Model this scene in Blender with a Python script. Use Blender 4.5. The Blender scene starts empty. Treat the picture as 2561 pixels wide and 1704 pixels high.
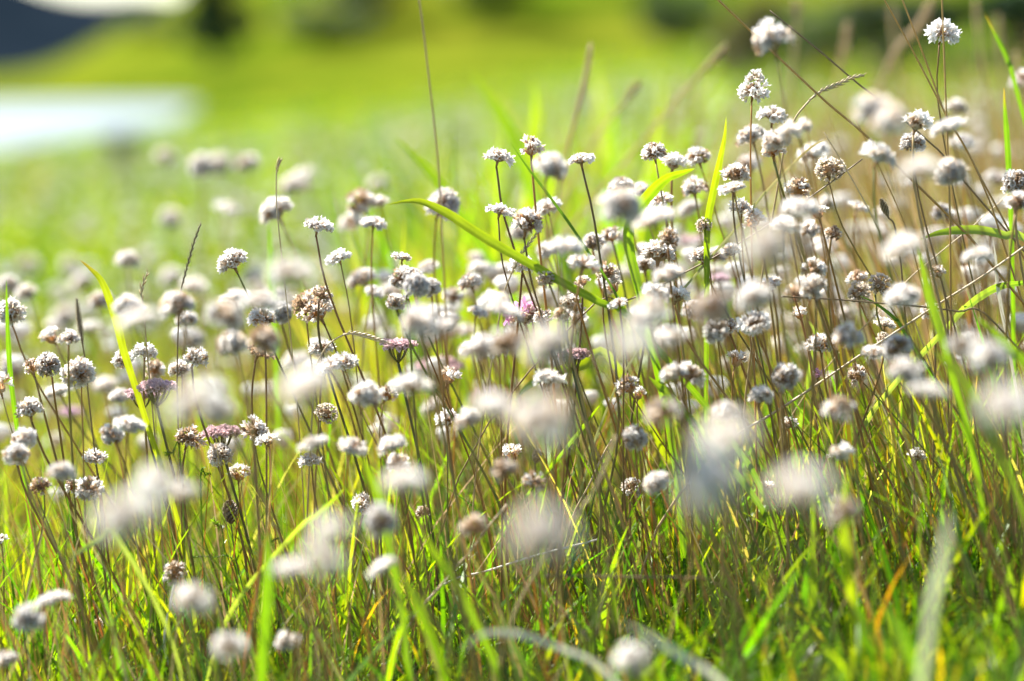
import bpy, math, random
import numpy as np
from mathutils import Vector, Matrix, Quaternion

# ------------------------------------------------------------------ camera, sky, sun, exposure
SC = bpy.context.scene
COL = SC.collection
RNG = np.random.RandomState(7)
random.seed(7)

W, H = 2561.0, 1704.0
LENS = 85.0
FPX = W * LENS / 36.0
CAMH = 0.36
HORIZON = 170.0
PITCH = math.atan((H / 2 - HORIZON) / FPX)
FOCUS = 1.6

cam_data = bpy.data.cameras.new('camera')
cam_data.lens = LENS
cam_data.sensor_width = 36.0
cam_data.clip_start = 0.05
cam_data.clip_end = 8000
cam_data.dof.use_dof = True
cam_data.dof.focus_distance = FOCUS
cam_data.dof.aperture_fstop = 2.6
cam_data.dof.aperture_blades = 9
cam_data.dof.aperture_rotation = math.radians(12)
cam = bpy.data.objects.new('camera', cam_data)
COL.objects.link(cam)
cam.location = (0, 0, CAMH)
cam.rotation_euler = (math.radians(90) - PITCH, 0, 0)
SC.camera = cam

SUN_EL = math.radians(49)
SUN_AZ = math.radians(-42)          # clockwise from +Y: the sun stands ahead and to the left
world = bpy.data.worlds.new('World')
SC.world = world
world.use_nodes = True
wn = world.node_tree
sky = wn.nodes.new('ShaderNodeTexSky')
sky.sky_type = 'NISHITA'
sky.sun_disc = False
sky.sun_elevation = SUN_EL
sky.sun_rotation = SUN_AZ % (2 * math.pi)
sky.air_density = 1.0
sky.dust_density = 0.5
sky.ozone_density = 1.2
wn.nodes['Background'].inputs['Strength'].default_value = 0.074
wn.links.new(sky.outputs['Color'], wn.nodes['Background'].inputs['Color'])

sun_data = bpy.data.lights.new('sun', 'SUN')
sun_data.energy = 5.0
sun_data.angle = math.radians(0.53)
sun_data.color = (1.0, 0.945, 0.85)
sun = bpy.data.objects.new('sun', sun_data)
COL.objects.link(sun)
sv = Vector((math.sin(SUN_AZ) * math.cos(SUN_EL), math.cos(SUN_AZ) * math.cos(SUN_EL), math.sin(SUN_EL)))
sun.rotation_euler = sv.to_track_quat('Z', 'Y').to_euler()
sun.location = (-3, 6, 8)

SC.view_settings.view_transform = 'Standard'
SC.view_settings.look = 'None'
SC.view_settings.exposure = 2.08
SC.view_settings.gamma = 1.0
SC.view_settings.use_curve_mapping = False
SC.render.engine = 'CYCLES'
cy = SC.cycles
cy.use_denoising = True
cy.denoiser = 'OPENIMAGEDENOISE'
cy.use_adaptive_sampling = False
cy.max_bounces = 8
cy.diffuse_bounces = 4
cy.transmission_bounces = 5
cy.transparent_max_bounces = 8
cy.sample_clamp_indirect = 6.0

# ------------------------------------------------------------------ helpers
CR = Matrix.Rotation(math.radians(90) - PITCH, 3, 'X')
CRN = np.array(CR)

def pix(px, py, d):
    """photo pixel + depth along the lens axis -> point in the world"""
    v = np.array([(px - W / 2) / FPX * d, -(py - H / 2) / FPX * d, -d])
    return CRN @ v + np.array([0, 0, CAMH])

def sstep(a, b, x):
    t = np.clip((x - a) / (b - a), 0, 1)
    return t * t * (3 - 2 * t)

WATER_Z = -0.80

def gz(x, y):
    x = np.asarray(x, float); y = np.asarray(y, float)
    lat = -0.03 + 0.02 * np.tanh(x / 0.25) + np.where(x > 0, 2.6 * np.tanh(0.13 * x / 2.6), 1.7 * np.tanh(0.125 * x / 1.7))
    bump = 0.012 * np.sin(x * 9.1 + 1.3) * np.sin(y * 7.3 + .4) + 0.02 * np.sin(x * 2.3 + y * 1.9)
    bump = bump * sstep(-6.5, -3.0, x) + 0.15 * np.sin(x * .31 + 1) * np.sin(y * .23) * sstep(12, 30, np.abs(y)) * sstep(-2, 4, x)
    near = lat + bump + .75 * sstep(-.150, -.100, x / np.maximum(y, 5)) * sstep(30, 62, y) * sstep(4, -2, x)
    far = -0.62 + 0.05 * np.sin(x * .11) + np.clip(y - 95, 0, 130) * (-0.001 + 0.036 * sstep(-35, -10, x * 160 / np.maximum(y, 60)))
    xs = x * 200 / np.maximum(y, 60)
    far = far + (sstep(-42, -26, xs) * 4.6 + sstep(-31, -14, xs) * 6) * sstep(130, 215, y) + sstep(-26, 60, xs) * 9 * sstep(140, 260, y)
    far = far - sstep(300, 900, y) * 4.0
    w = sstep(70, 84, y + 3 * np.sin(x * .2))
    return near * (1 - w) + far * w

def mat(name, build):
    m = bpy.data.materials.new(name)
    m.use_nodes = True
    nt = m.node_tree
    nt.nodes.clear()
    out = nt.nodes.new('ShaderNodeOutputMaterial')
    sh = build(nt)
    nt.links.new(sh, out.inputs['Surface'])
    return m

def nd(nt, typ, **kw):
    n = nt.nodes.new(typ)
    for k, v in kw.items():
        if k in n.inputs: n.inputs[k].default_value = v
        else: setattr(n, k, v)
    return n

def noise(nt, scale, detail=4, rough=.55, vec=None):
    n = nd(nt, 'ShaderNodeTexNoise', Scale=scale, Detail=detail, Roughness=rough)
    if vec is None:
        tc = nt.nodes.new('ShaderNodeTexCoord')
        vec = tc.outputs['Object']
    nt.links.new(vec, n.inputs['Vector'])
    return n

def ramp(nt, fac, stops):
    r = nt.nodes.new('ShaderNodeValToRGB')
    el = r.color_ramp.elements
    while len(el) < len(stops): el.new(0.5)
    for e, (p, c) in zip(el, stops):
        e.position = p
        e.color = (*c, 1)
    nt.links.new(fac, r.inputs['Fac'])
    return r

def leaf_shader(nt, colsock, trans=.45, rough=.5, spec=.25, tint=(1.25, 1.25, .55)):
    p = nd(nt, 'ShaderNodeBsdfPrincipled', Roughness=rough)
    p.inputs['Specular IOR Level'].default_value = spec
    nt.links.new(colsock, p.inputs['Base Color'])
    t = nt.nodes.new('ShaderNodeBsdfTranslucent')
    mx = nd(nt, 'ShaderNodeMix', data_type='RGBA', blend_type='MULTIPLY')
    mx.inputs[0].default_value = 1
    nt.links.new(colsock, mx.inputs[6])
    mx.inputs[7].default_value = (*tint, 1)
    nt.links.new(mx.outputs[2], t.inputs['Color'])
    s = nd(nt, 'ShaderNodeMixShader', Fac=trans)
    nt.links.new(p.outputs[0], s.inputs[1])
    nt.links.new(t.outputs[0], s.inputs[2])
    return s.outputs[0]

def attr_col(nt, var=.25, scale=400):
    a = nd(nt, 'ShaderNodeAttribute', attribute_name='Col')
    n = noise(nt, scale, 3)
    mr = nd(nt, 'ShaderNodeMapRange')
    mr.inputs['To Min'].default_value = 1 - var
    mr.inputs['To Max'].default_value = 1 + var
    nt.links.new(n.outputs['Fac'], mr.inputs['Value'])
    mx = nd(nt, 'ShaderNodeVectorMath', operation='SCALE')
    nt.links.new(a.outputs['Color'], mx.inputs[0])
    nt.links.new(mr.outputs[0], mx.inputs['Scale'])
    return mx.outputs[0]

M = {}
M['grass'] = mat('grass_leaf', lambda nt: leaf_shader(nt, attr_col(nt, .22, 120), .55, .42, .4, (1.4, 1.5, .3)))
M['straw'] = mat('dry_straw', lambda nt: leaf_shader(nt, attr_col(nt, .3, 300), .22, .45, .4, (1.1, 1., .8)))
M['deadleaf'] = mat('dead_leaf', lambda nt: leaf_shader(nt, attr_col(nt, .15, 60), .5, .5, .3, (1.0, .97, .85)))
M['stem'] = mat('flower_stem', lambda nt: leaf_shader(nt, attr_col(nt, .35, 250), .12, .5, .35, (1.2, .9, .5)))
M['paper'] = mat('dried_petal', lambda nt: leaf_shader(nt, attr_col(nt, .12, 3), .52, .6, .15, (1.0, 1.0, 1.0)))
M['petal'] = mat('pink_petal', lambda nt: leaf_shader(nt, attr_col(nt, .12, 3), .4, .5, .2, (1.05, .93, 1.)))
M['bract'] = mat('brown_bract', lambda nt: leaf_shader(nt, attr_col(nt, .35, 5), .25, .6, .2, (1.3, .9, .5)))
M['leaf'] = mat('tree_leaf', lambda nt: leaf_shader(nt, attr_col(nt, .25, 2), .3, .5, .3, (1.2, 1.3, .5)))
def bark(nt):
    n = noise(nt, 14, 6)
    r = ramp(nt, n.outputs['Fac'], [(.3, (.05, .035, .025)), (.7, (.14, .11, .085))])
    p = nd(nt, 'ShaderNodeBsdfPrincipled', Roughness=.9)
    nt.links.new(r.outputs[0], p.inputs['Base Color'])
    b = nd(nt, 'ShaderNodeBump', Strength=.6, Distance=.02)
    nt.links.new(n.outputs['Fac'], b.inputs['Height'])
    nt.links.new(b.outputs[0], p.inputs['Normal'])
    return p.outputs[0]
M['bark'] = mat('bark', bark)

def ground_shader(nt):
    tc = nt.nodes.new('ShaderNodeTexCoord')
    g = tc.outputs['Object']
    fine = noise(nt, 35, 8, .65, g)
    soil = ramp(nt, fine.outputs['Fac'], [(.30, (.03, .035, .008)), (.5, (.05, .075, .010)), (.72, (.08, .12, .014))])
    mp = nd(nt, 'ShaderNodeMapping')
    mp.inputs['Scale'].default_value = (.05, .11, .3)
    nt.links.new(g, mp.inputs['Vector'])
    big = noise(nt, 1.0, 7, .62, mp.outputs[0])
    fld = ramp(nt, big.outputs['Fac'], [(.32, (.020, .048, .003)), (.44, (.052, .085, .004)), (.53, (.118, .128, .010)), (.62, (.040, .068, .004)), (.74, (.10, .09, .012))])
    sp = nt.nodes.new('ShaderNodeSeparateXYZ')
    nt.links.new(g, sp.inputs[0])
    mr = nd(nt, 'ShaderNodeMapRange')
    mr.inputs['From Min'].default_value = 6
    mr.inputs['From Max'].default_value = 25
    nt.links.new(sp.outputs['Y'], mr.inputs['Value'])
    mx = nd(nt, 'ShaderNodeMix', data_type='RGBA')
    nt.links.new(mr.outputs[0], mx.inputs[0])
    nt.links.new(soil.outputs[0], mx.inputs[6])
    nt.links.new(fld.outputs[0], mx.inputs[7])
    p = nd(nt, 'ShaderNodeBsdfPrincipled', Roughness=1.0)
    p.inputs['Specular IOR Level'].default_value = 0.0
    nt.links.new(mx.outputs[2], p.inputs['Base Color'])
    b = nd(nt, 'ShaderNodeBump', Strength=.7, Distance=.03)
    nt.links.new(fine.outputs['Fac'], b.inputs['Height'])
    nt.links.new(b.outputs[0], p.inputs['Normal'])
    return p.outputs[0]
M['ground'] = mat('meadow_ground', ground_shader)

def water_shader(nt):
    n = noise(nt, 1.6, 5, .6)
    p = nd(nt, 'ShaderNodeBsdfPrincipled', Roughness=.32, IOR=1.33)
    p.inputs['Base Color'].default_value = (.13, .14, .145, 1)
    p.inputs['Specular IOR Level'].default_value = .5
    b = nd(nt, 'ShaderNodeBump', Strength=.9, Distance=.12)
    nt.links.new(n.outputs['Fac'], b.inputs['Height'])
    nt.links.new(b.outputs[0], p.inputs['Normal'])
    return p.outputs[0]
M['water'] = mat('lake_water', water_shader)

def hill_shader(nt):
    n = noise(nt, .02, 8, .65)
    r = ramp(nt, n.outputs['Fac'], [(.3, (.004, .008, .013)), (.7, (.010, .015, .021))])  # dark vegetation tone, with backlit shade and haze blue put into it
    p = nd(nt, 'ShaderNodeBsdfPrincipled', Roughness=1)
    p.inputs['Specular IOR Level'].default_value = 0
    nt.links.new(r.outputs[0], p.inputs['Base Color'])
    return p.outputs[0]
M['mountain'] = mat('mountain_shade_haze', hill_shader)

class MB:
    """collects verts, faces and per-vertex colours for ONE mesh"""
    def __init__(s):
        s.v = []; s.f = []; s.c = []
    def add(s, v, f, c):
        o = len(s.v)
        s.v.extend([tuple(p) for p in v])
        s.f.extend([tuple(i + o for i in q) for q in f])
        if len(c) == 3 and not hasattr(c[0], '__len__'):
            c = [c] * len(v)
        s.c.extend([tuple(q) for q in c])
    def mesh(s, name, m, smooth=True):
        me = bpy.data.meshes.new(name)
        me.from_pydata(s.v, [], s.f)
        a = me.color_attributes.new('Col', 'FLOAT_COLOR', 'POINT')
        cc = np.ones((len(s.v), 4), np.float32)
        cc[:, :3] = np.array(s.c, np.float32)
        a.data.foreach_set('color', cc.ravel())
        if smooth:
            me.polygons.foreach_set('use_smooth', np.ones(len(me.polygons), bool))
        me.materials.append(m)
        return me

def big_mesh(name, V, Q, C, m):
    """fast mesh from numpy arrays of quads"""
    me = bpy.data.meshes.new(name)
    me.vertices.add(len(V)); me.vertices.foreach_set('co', np.asarray(V, np.float32).ravel())
    me.loops.add(Q.size); me.loops.foreach_set('vertex_index', Q.ravel().astype(np.int32))
    me.polygons.add(len(Q))
    me.polygons.foreach_set('loop_start', np.arange(0, Q.size, 4, dtype=np.int32))
    me.polygons.foreach_set('use_smooth', np.ones(len(Q), bool))
    a = me.color_attributes.new('Col', 'FLOAT_COLOR', 'POINT')
    cc = np.ones((len(V), 4), np.float32); cc[:, :3] = C
    a.data.foreach_set('color', cc.ravel())
    me.materials.append(m)
    me.update(calc_edges=True)
    return me

def link(name, me, parent=None, **props):
    o = bpy.data.objects.new(name, me)
    COL.objects.link(o)
    if parent: o.parent = parent
    for k, v in props.items(): o[k] = v
    return o

def empty(name, loc, **props):
    o = link(name, None, None, **props)
    o.empty_display_size = .01
    o.location = tuple(loc)
    return o

def tube(path, radii, cols, sides=6, cap=True):
    P = [Vector(p) for p in path]
    n = len(P)
    v = []; f = []; c = []
    ref = Vector((0.31, 0.9, 0.1)).normalized()
    for i in range(n):
        t = (P[min(i + 1, n - 1)] - P[max(i - 1, 0)])
        t = t.normalized() if t.length > 1e-9 else Vector((0, 0, 1))
        a = t.cross(ref)
        if a.length < 1e-4: a = t.cross(Vector((1, 0, 0)))
        a.normalize()
        b = t.cross(a)
        r = radii[i] if hasattr(radii, '__len__') else radii
        cc = cols[i] if hasattr(cols[0], '__len__') else cols
        for k in range(sides):
            an = 2 * math.pi * k / sides
            v.append(P[i] + (a * math.cos(an) + b * math.sin(an)) * r)
            c.append(cc)
    for i in range(n - 1):
        for k in range(sides):
            k2 = (k + 1) % sides
            f.append((i * sides + k, i * sides + k2, (i + 1) * sides + k2, (i + 1) * sides + k))
    if cap:
        f.append(tuple(range(sides - 1, -1, -1)))
        f.append(tuple((n - 1) * sides + k for k in range(sides)))
    return v, f, c

def spline(pts, n):
    """Catmull-Rom through points -> n samples"""
    P = np.array(pts, float)
    if len(P) == 2:
        t = np.linspace(0, 1, n)[:, None]
        return P[0] * (1 - t) + P[1] * t
    Q = np.vstack([2 * P[0] - P[1], P, 2 * P[-1] - P[-2]])
    out = []
    m = len(P) - 1
    for u in np.linspace(0, m - 1e-6, n):
        i = int(u); t = u - i
        a, b, c, d = Q[i:i + 4]
        out.append(.5 * ((2 * b) + (c - a) * t + (2 * a - 5 * b + 4 * c - d) * t * t + (3 * b - a - 3 * c + d) * t ** 3))
    return np.array(out)

def lerp(a, b, t): return tuple(x + (y - x) * t for x, y in zip(a, b))

# ------------------------------------------------------------------ the setting
def terrain():
    u = np.linspace(-1, 1, 241)
    xs = np.sign(u) * (np.exp(np.abs(u) * 7.4) - 1) * 0.9
    vv = np.linspace(0, 1, 260)
    ys = np.concatenate([[-60, -30, -15, -8, -4, -2, -1], -.5 + (np.exp(vv * 8.0) - 1) * 0.95])
    X, Y = np.meshgrid(xs, ys)
    Z = gz(X, Y)
    n, m = X.shape
    V = np.stack([X, Y, Z], -1).reshape(-1, 3)
    i = np.arange(n - 1)[:, None] * m + np.arange(m - 1)[None]
    Q = np.stack([i, i + 1, i + m + 1, i + m], -1).reshape(-1, 4)
    me = big_mesh('ground', V, Q, np.ones((len(V), 3)), M['ground'])
    return link('ground', me, kind='structure')
terrain()

def lake():
    n = 40
    xs = np.linspace(-420, 60, n); ys = np.linspace(-60, 150, n)
    X, Y = np.meshgrid(xs, ys)
    V = np.stack([X, Y, np.full_like(X, WATER_Z)], -1).reshape(-1, 3)
    i = np.arange(n - 1)[:, None] * n + np.arange(n - 1)[None]
    Q = np.stack([i, i + 1, i + n + 1, i + n], -1).reshape(-1, 4)
    link('lake_water', big_mesh('lake_water', V, Q, np.ones((len(V), 3)), M['water']), kind='structure')
lake()

def mountain():
    xs = np.linspace(-1500, 300, 140); t = np.linspace(0, 1, 30)
    ridge = np.interp(xs, [-1500, -800, -500, -317, -285, -245, -200, -120, 0, 300], [150, 128, 94, 57, 47, 46, 44, 34, 12, -8])
    ridge = ridge + 1.2 * np.sin(xs * .05) + .8 * np.sin(xs * .13 + 1)
    X, T = np.meshgrid(xs, t)
    Y = 1250 + T * 900
    prof = np.where(T < .35, T / .35, 1 - (T - .35) / .65)
    Z = -6 + (ridge[None] + 6) * sstep(0, 1, prof) + 3 * np.sin(X * .03 + T * 9) * prof * (1 - prof)
    n, m = X.shape
    V = np.stack([X, Y, Z], -1).reshape(-1, 3)
    i = np.arange(n - 1)[:, None] * m + np.arange(m - 1)[None]
    Q = np.stack([i, i + 1, i + m + 1, i + m], -1).reshape(-1, 4)
    link('mountain', big_mesh('mountain', V, Q, np.ones((len(V), 3)), M['mountain']), kind='structure')
mountain()

# ------------------------------------------------------------------ trees and bushes far behind
def tree_meshes(seed, h, rx, rz, n, dark, light):
    r = np.random.RandomState(seed)
    tb = MB()
    top = Vector((r.normal() * .1 * h * .2, 0, h * .75))
    path = [Vector((0, 0, -.3)), Vector((.02 * h, 0, h * .2)), Vector((-.01 * h, .01 * h, h * .45)), top]
    tb.add(*tube(spline(path, 9), np.linspace(h * .035, h * .008, 9), (1, 1, 1), 8))
    lobes = []
    for k in range(11):
        a = r.uniform(0, 6.28); e = r.uniform(.15, 1)
        c = np.array([math.cos(a) * rx * e * .75, math.sin(a) * rx * e * .75, h - rz + r.uniform(-.75, .65) * rz * (1.15 - e * .5)])
        lobes.append((c, r.uniform(.28, .5) * rx))
        z0 = r.uniform(.25, .6) * h
        tb.add(*tube(spline([(0, 0, z0), (c[0] * .5, c[1] * .5, z0 * .5 + c[2] * .5), c], 6), np.linspace(h * .014, h * .003, 6), (1, 1, 1), 5))
    L = n
    pts = []
    for k in range(L):
        c, R = lobes[r.randint(len(lobes))]
        d = r.normal(size=3); d /= np.linalg.norm(d)
        pts.append(c + d * R * r.uniform(.55, 1.08) ** .5 * np.array([1, 1, .85]))
    P = np.array(pts)
    s = h * .022 * r.uniform(.6, 1.5, L)
    A = r.normal(size=(L, 3)); A /= np.linalg.norm(A, axis=1)[:, None]
    B = np.cross(A, r.normal(size=(L, 3))); B /= np.linalg.norm(B, axis=1)[:, None]
    V = np.stack([P - A * s[:, None] * 1.4, P + B * s[:, None] * .7, P + A * s[:, None] * 1.4, P - B * s[:, None] * .7], 1).reshape(-1, 3)
    Q = np.arange(4 * L).reshape(-1, 4)
    t = r.uniform(0, 1, L)[:, None]
    C = np.repeat(np.array(dark) * (1 - t) + np.array(light) * t, 4, axis=0)
    return tb.mesh('trunk', M['bark']), big_mesh('crown', V, Q, C, M['leaf'])

TREE_KINDS = [tree_meshes(11, 6, 2.3, 2.5, 4500, (.016, .038, .016), (.036, .07, .024)),
              tree_meshes(12, 5, 2.6, 2.0, 4500, (.04, .075, .015), (.09, .13, .025)),
              tree_meshes(13, 4, 2.2, 1.7, 4500, (.05, .045, .018), (.11, .09, .035))]
def hit(px, py, d0, d1):
    """walk along the sight line of a pixel from d0 until it meets the ground"""
    for D in np.linspace(d0, d1, 600):
        p = pix(px, py, D)
        if p[2] <= float(gz(p[0], p[1])): return p
    return p
def tree(px, py, d0, wpx, hpx, kind, label, name='tree', d1=400):
    p = hit(px, py, d0, d1)
    x, y = p[0], p[1]
    D = y
    hk, rk = [(6, 2.3), (5, 2.6), (4, 2.2)][kind]
    sz = hpx * D / FPX / hk
    sw = wpx * D / FPX / (2 * rk)
    o = empty(name, (x, y, float(gz(x, y)) - .05), label=label, category='tree' if name == 'tree' else 'bush', group='blurred trees and bushes on the far slope')
    o.scale = (sw, sw, sz)
    o.rotation_euler.z = px
    tr, cr = TREE_KINDS[kind]
    link('trunk', tr, o); link('crown', cr, o)
tree(535, 175, 95, 230, 320, 0, 'dark blurred evergreen on the green slope, top left')
tree(930, 50, 95, 300, 240, 0, 'dark blurred tree at the top edge left of the tall stalk')
tree(1230, 45, 95, 300, 240, 0, 'dark blurred tree at the top edge right of the tall stalk')
tree(790, 110, 95, 260, 120, 1, 'low mid-green blurred bush on the slope beside the dark evergreen', 'bush')
tree(385, 100, 100, 150, 75, 1, 'low green blurred bush where the slope drops to the mountain', 'bush')
tree(1670, 150, 40, 260, 230, 1, 'mid-green blurred bush at the top edge, centre right', 'bush', 90)
tree(1885, 230, 8, 260, 280, 2, 'brown blurred bush behind the tiered thrift head', 'bush', 90)
tree(2075, 240, 8, 260, 300, 1, 'olive blurred bush between the brown bush and dark tree', 'bush', 90)
tree(2280, 260, 8, 340, 330, 0, 'blue-green blurred tree behind the crossing tall straws', d1=90)
tree(2540, 240, 8, 300, 340, 0, 'almost black blurred tree in the top right corner', d1=90)
tree(300, 450, 9, 190, 150, 0, 'small dark olive blurred bush at the near lake edge', 'bush', 60)
tree(60, 470, 9, 190, 110, 1, 'low olive blurred bush at the lake edge by the left border', 'bush', 60)

# ------------------------------------------------------------------ grass as stuff
def blades(name, xy, h, w, lean, curve, cols, m, seg=4, label='', az=None, tipcol=None, zoff=0.0):
    n = len(xy)
    if az is None: az = RNG.uniform(0, 2 * np.pi, n)
    dirv = np.stack([np.cos(az), np.sin(az), np.zeros(n)], 1)
    tw = RNG.uniform(0, np.pi, n)
    side = np.stack([np.cos(tw), np.sin(tw), np.zeros(n)], 1)
    t = np.linspace(0, 1, seg + 1)
    base = np.stack([xy[:, 0], xy[:, 1], gz(xy[:, 0], xy[:, 1]) - .004 + zoff], 1)
    ts = t[None, :, None]
    hz = (ts - .45 * curve[:, None, None] * ts ** 2) * h[:, None, None]
    ho = (lean[:, None, None] * ts + curve[:, None, None] * ts ** 2) * h[:, None, None]
    P = base[:, None, :] + dirv[:, None, :] * ho
    P[:, :, 2] += hz[:, :, 0]
    wd = w[:, None, None] * (1 - ts ** 1.8 * .96) * (.7 + .6 * np.minimum(ts * 3, 1))
    twist = RNG.uniform(-1.2, 1.2, n)[:, None, None] * ts
    sd = side[:, None, :] * np.cos(twist) + np.cross(side, np.array([0, 0, 1.]))[:, None, :] * np.sin(twist)
    Lv = P - sd * wd * .5; Rv = P + sd * wd * .5
    V = np.stack([Lv, Rv], 2).reshape(-1, 3)
    k = (np.arange(n)[:, None] * (seg + 1) + np.arange(seg)[None]) * 2
    Q = np.stack([k, k + 1, k + 3, k + 2], -1).reshape(-1, 4)
    C = np.repeat(cols[:, None, :], seg + 1, 1)
    if tipcol is not None:
        tt = (t[None, :, None] ** 2)
        C = C * (1 - tt) + tipcol[:, None, :] * tt
    C = np.repeat(C[:, :, None, :], 2, 2).reshape(-1, 3)
    return link(name, big_mesh(name, V, Q, C, m), kind='stuff', label=label, category='grass')

def frustum_xy(n, d0, d1, margin, power=1.0, x0=0, x1=W):
    """ground positions spread evenly over the strip of meadow the lens looks across, plus a margin"""
    out = []
    d = RNG.uniform(0, 1, n * 3) ** power * (d1 - d0) + d0
    a = (x0 - W / 2) / FPX; b = (x1 - W / 2) / FPX
    wmax = (b - a) * d1 + 2 * margin
    x = RNG.uniform(0, 1, n * 3) * wmax - margin + a * d1
    ok = (x > a * d - margin) & (x < b * d + margin)
    xy = np.stack([x[ok], d[ok]], 1)[:n]
    return xy

def palette(n, stops, jitter=.15):
    S = np.array(stops, float)
    p = S[:, 0] / S[:, 0].sum()
    idx = RNG.choice(len(S), n, p=p)
    c = S[idx, 1:] * RNG.uniform(1 - jitter * 1.6, 1 + jitter * 1.6, (n, 1)) * RNG.uniform(1 - jitter, 1 + jitter, (n, 3))
    return np.clip(c, .003, .9)

GREENS = [(4, .068, .145, .005), (4, .125, .205, .006), (3, .20, .25, .007), (3.5, .028, .080, .006), (.35, .36, .24, .012)]
STRAWS = [(3, .28, .14, .03), (3, .36, .21, .06), (1.2, .16, .08, .025), (4, .50, .38, .18), (1, .36, .14, .03), (1.5, .16, .17, .03)]

def U(a, b, n): return RNG.uniform(a, b, n)

# short dense sward
n = 42000; xy = frustum_xy(n, .9, 3.2, .3); n = len(xy)
blades('short_grass', xy, U(.025, .075, n) * (.6 + .4 * sstep(1.2, 1.6, xy[:, 1])), U(.0010, .0024, n), U(-.1, .5, n), U(.1, .8, n), palette(n, GREENS) * 1.15, M['grass'], 3, 'short dense bright green sward under the flowers')
# longer green grass
n = 15000; xy = frustum_xy(n, .9, 3.4, .35); n = len(xy)
blades('meadow_grass', xy, U(.06, .16, n) * U(.7, 1.1, n) * (.45 + .55 * sstep(1.2, 1.62, xy[:, 1])), U(.0015, .0036, n), U(-.1, .35, n), U(.05, .5, n), palette(n, GREENS), M['grass'], 5, 'longer upright yellow-green meadow grass between the flower stems')
n = 7000; xy = frustum_xy(n, 1.55, 3.2, .3); n = len(xy)
blades('fine_grass', xy, U(.10, .215, n), U(.0009, .0026, n), U(-.05, .4, n), U(.0, .45, n), palette(n, [(4, .15, .24, .006), (3, .24, .29, .007), (2, .33, .33, .03), (1.5, .08, .17, .006), (1.5, .5, .42, .2)]), M['grass'], 5, 'fine glowing yellow-green grass tangled through the flower stems')
n = 1300; xy = frustum_xy(n, 1.3, 2.6, .3); n = len(xy)
blades('broad_grass', xy, U(.06, .15, n) * (.6 + .4 * sstep(1.2, 1.6, xy[:, 1])), U(.0022, .0048, n), U(-.1, .5, n), U(.05, .6, n), palette(n, [(3, .11, .25, .006), (3, .19, .29, .007), (1, .30, .31, .01), (.15, .4, .2, .015)]), M['grass'], 6, 'broad glowing lime green grass blades low among the stems')
# brown flowerless stems
n = 8000; xy = frustum_xy(n, 1.35, 3.2, .3); n = len(xy)
az = U(0, 6.28, n); az[: int(n * .65)] = np.pi + U(-.9, .9, int(n * .65))
blades('dry_grass', xy, U(.08, .25, n) * (.65 + .35 * sstep(1.35, 1.7, xy[:, 1])), U(.0008, .0017, n), U(0, .45, n), U(-.05, .3, n), palette(n, STRAWS), M['straw'], 4, 'thin brown dry grass stems standing through the sward', az=az)
# mid distance
n = 30000; xy = frustum_xy(n, 3.1, 9.0, .8, .8); n = len(xy)
blades('mid_grass', xy, U(.06, .20, n), U(.003, .007, n), U(-.1, .4, n), U(.05, .6, n), palette(n, GREENS + [(3.2, .35, .38, .09)]), M['grass'], 3, 'blurred green meadow grass behind the flowers')
n = 26000; xy = frustum_xy(n, 8.5, 36, 2.5, .75)
xy = xy[gz(xy[:, 0], xy[:, 1]) > WATER_Z + .05]; n = len(xy)
blades('far_grass', xy, U(.12, .32, n), U(.012, .03, n), U(-.1, .4, n), U(.05, .6, n), palette(n, GREENS + [(3.0, .30, .33, .06)]), M['grass'], 3, 'far blurred meadow grass sloping to the lake')
# taller tufts: green ones behind the centre, straw-coloured ones on the right
xy = frustum_xy(620, 2.0, 3.6, .0, 1, 930, 1720); n = len(xy)
blades('tall_grass', xy, U(.18, .40, n), U(.005, .011, n), U(0, .3, n), U(.0, .45, n), palette(n, [(3, .15, .25, .012), (2, .24, .28, .012), (1, .3, .27, .08)]), M['grass'], 6, 'tall blurred yellow-green grass blades behind the centre')
xy = frustum_xy(1500, 1.7, 4.2, .0, 1, 1650, 2750); n = len(xy)
blades('tall_straw', xy, U(.16, .36, n), U(.0012, .003, n), U(0, .35, n), U(.0, .3, n), palette(n, STRAWS + [(5, .55, .43, .24)]), M['straw'], 6, 'tall blurred tan straw standing on the right', az=np.pi + U(-1.3, 1.3, n))
xy = frustum_xy(260, 1.5, 2.4, .0, 1, 1750, 2700); n = len(xy)
blades('bank_grass', xy, U(.10, .22, n), U(.002, .0045, n), U(0, .35, n), U(.0, .3, n), palette(n, [(3, .12, .23, .012), (2, .2, .26, .012), (1, .3, .22, .03)]), M['grass'], 6, 'broad bright green grass on the right bank', az=np.pi + U(-1.6, 1.6, n))

# ------------------------------------------------------------------ floret and head meshes (unit head radius = 1)
WHITE = (.84, .83, .81); GREYW = (.62, .61, .60); CREAM = (.74, .66, .55); TAN = (.42, .27, .13); BROWN = (.16, .085, .035); RUST = (.42, .19, .045)
PINK = (.70, .36, .62); DUST = (.74, .58, .58)

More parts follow.
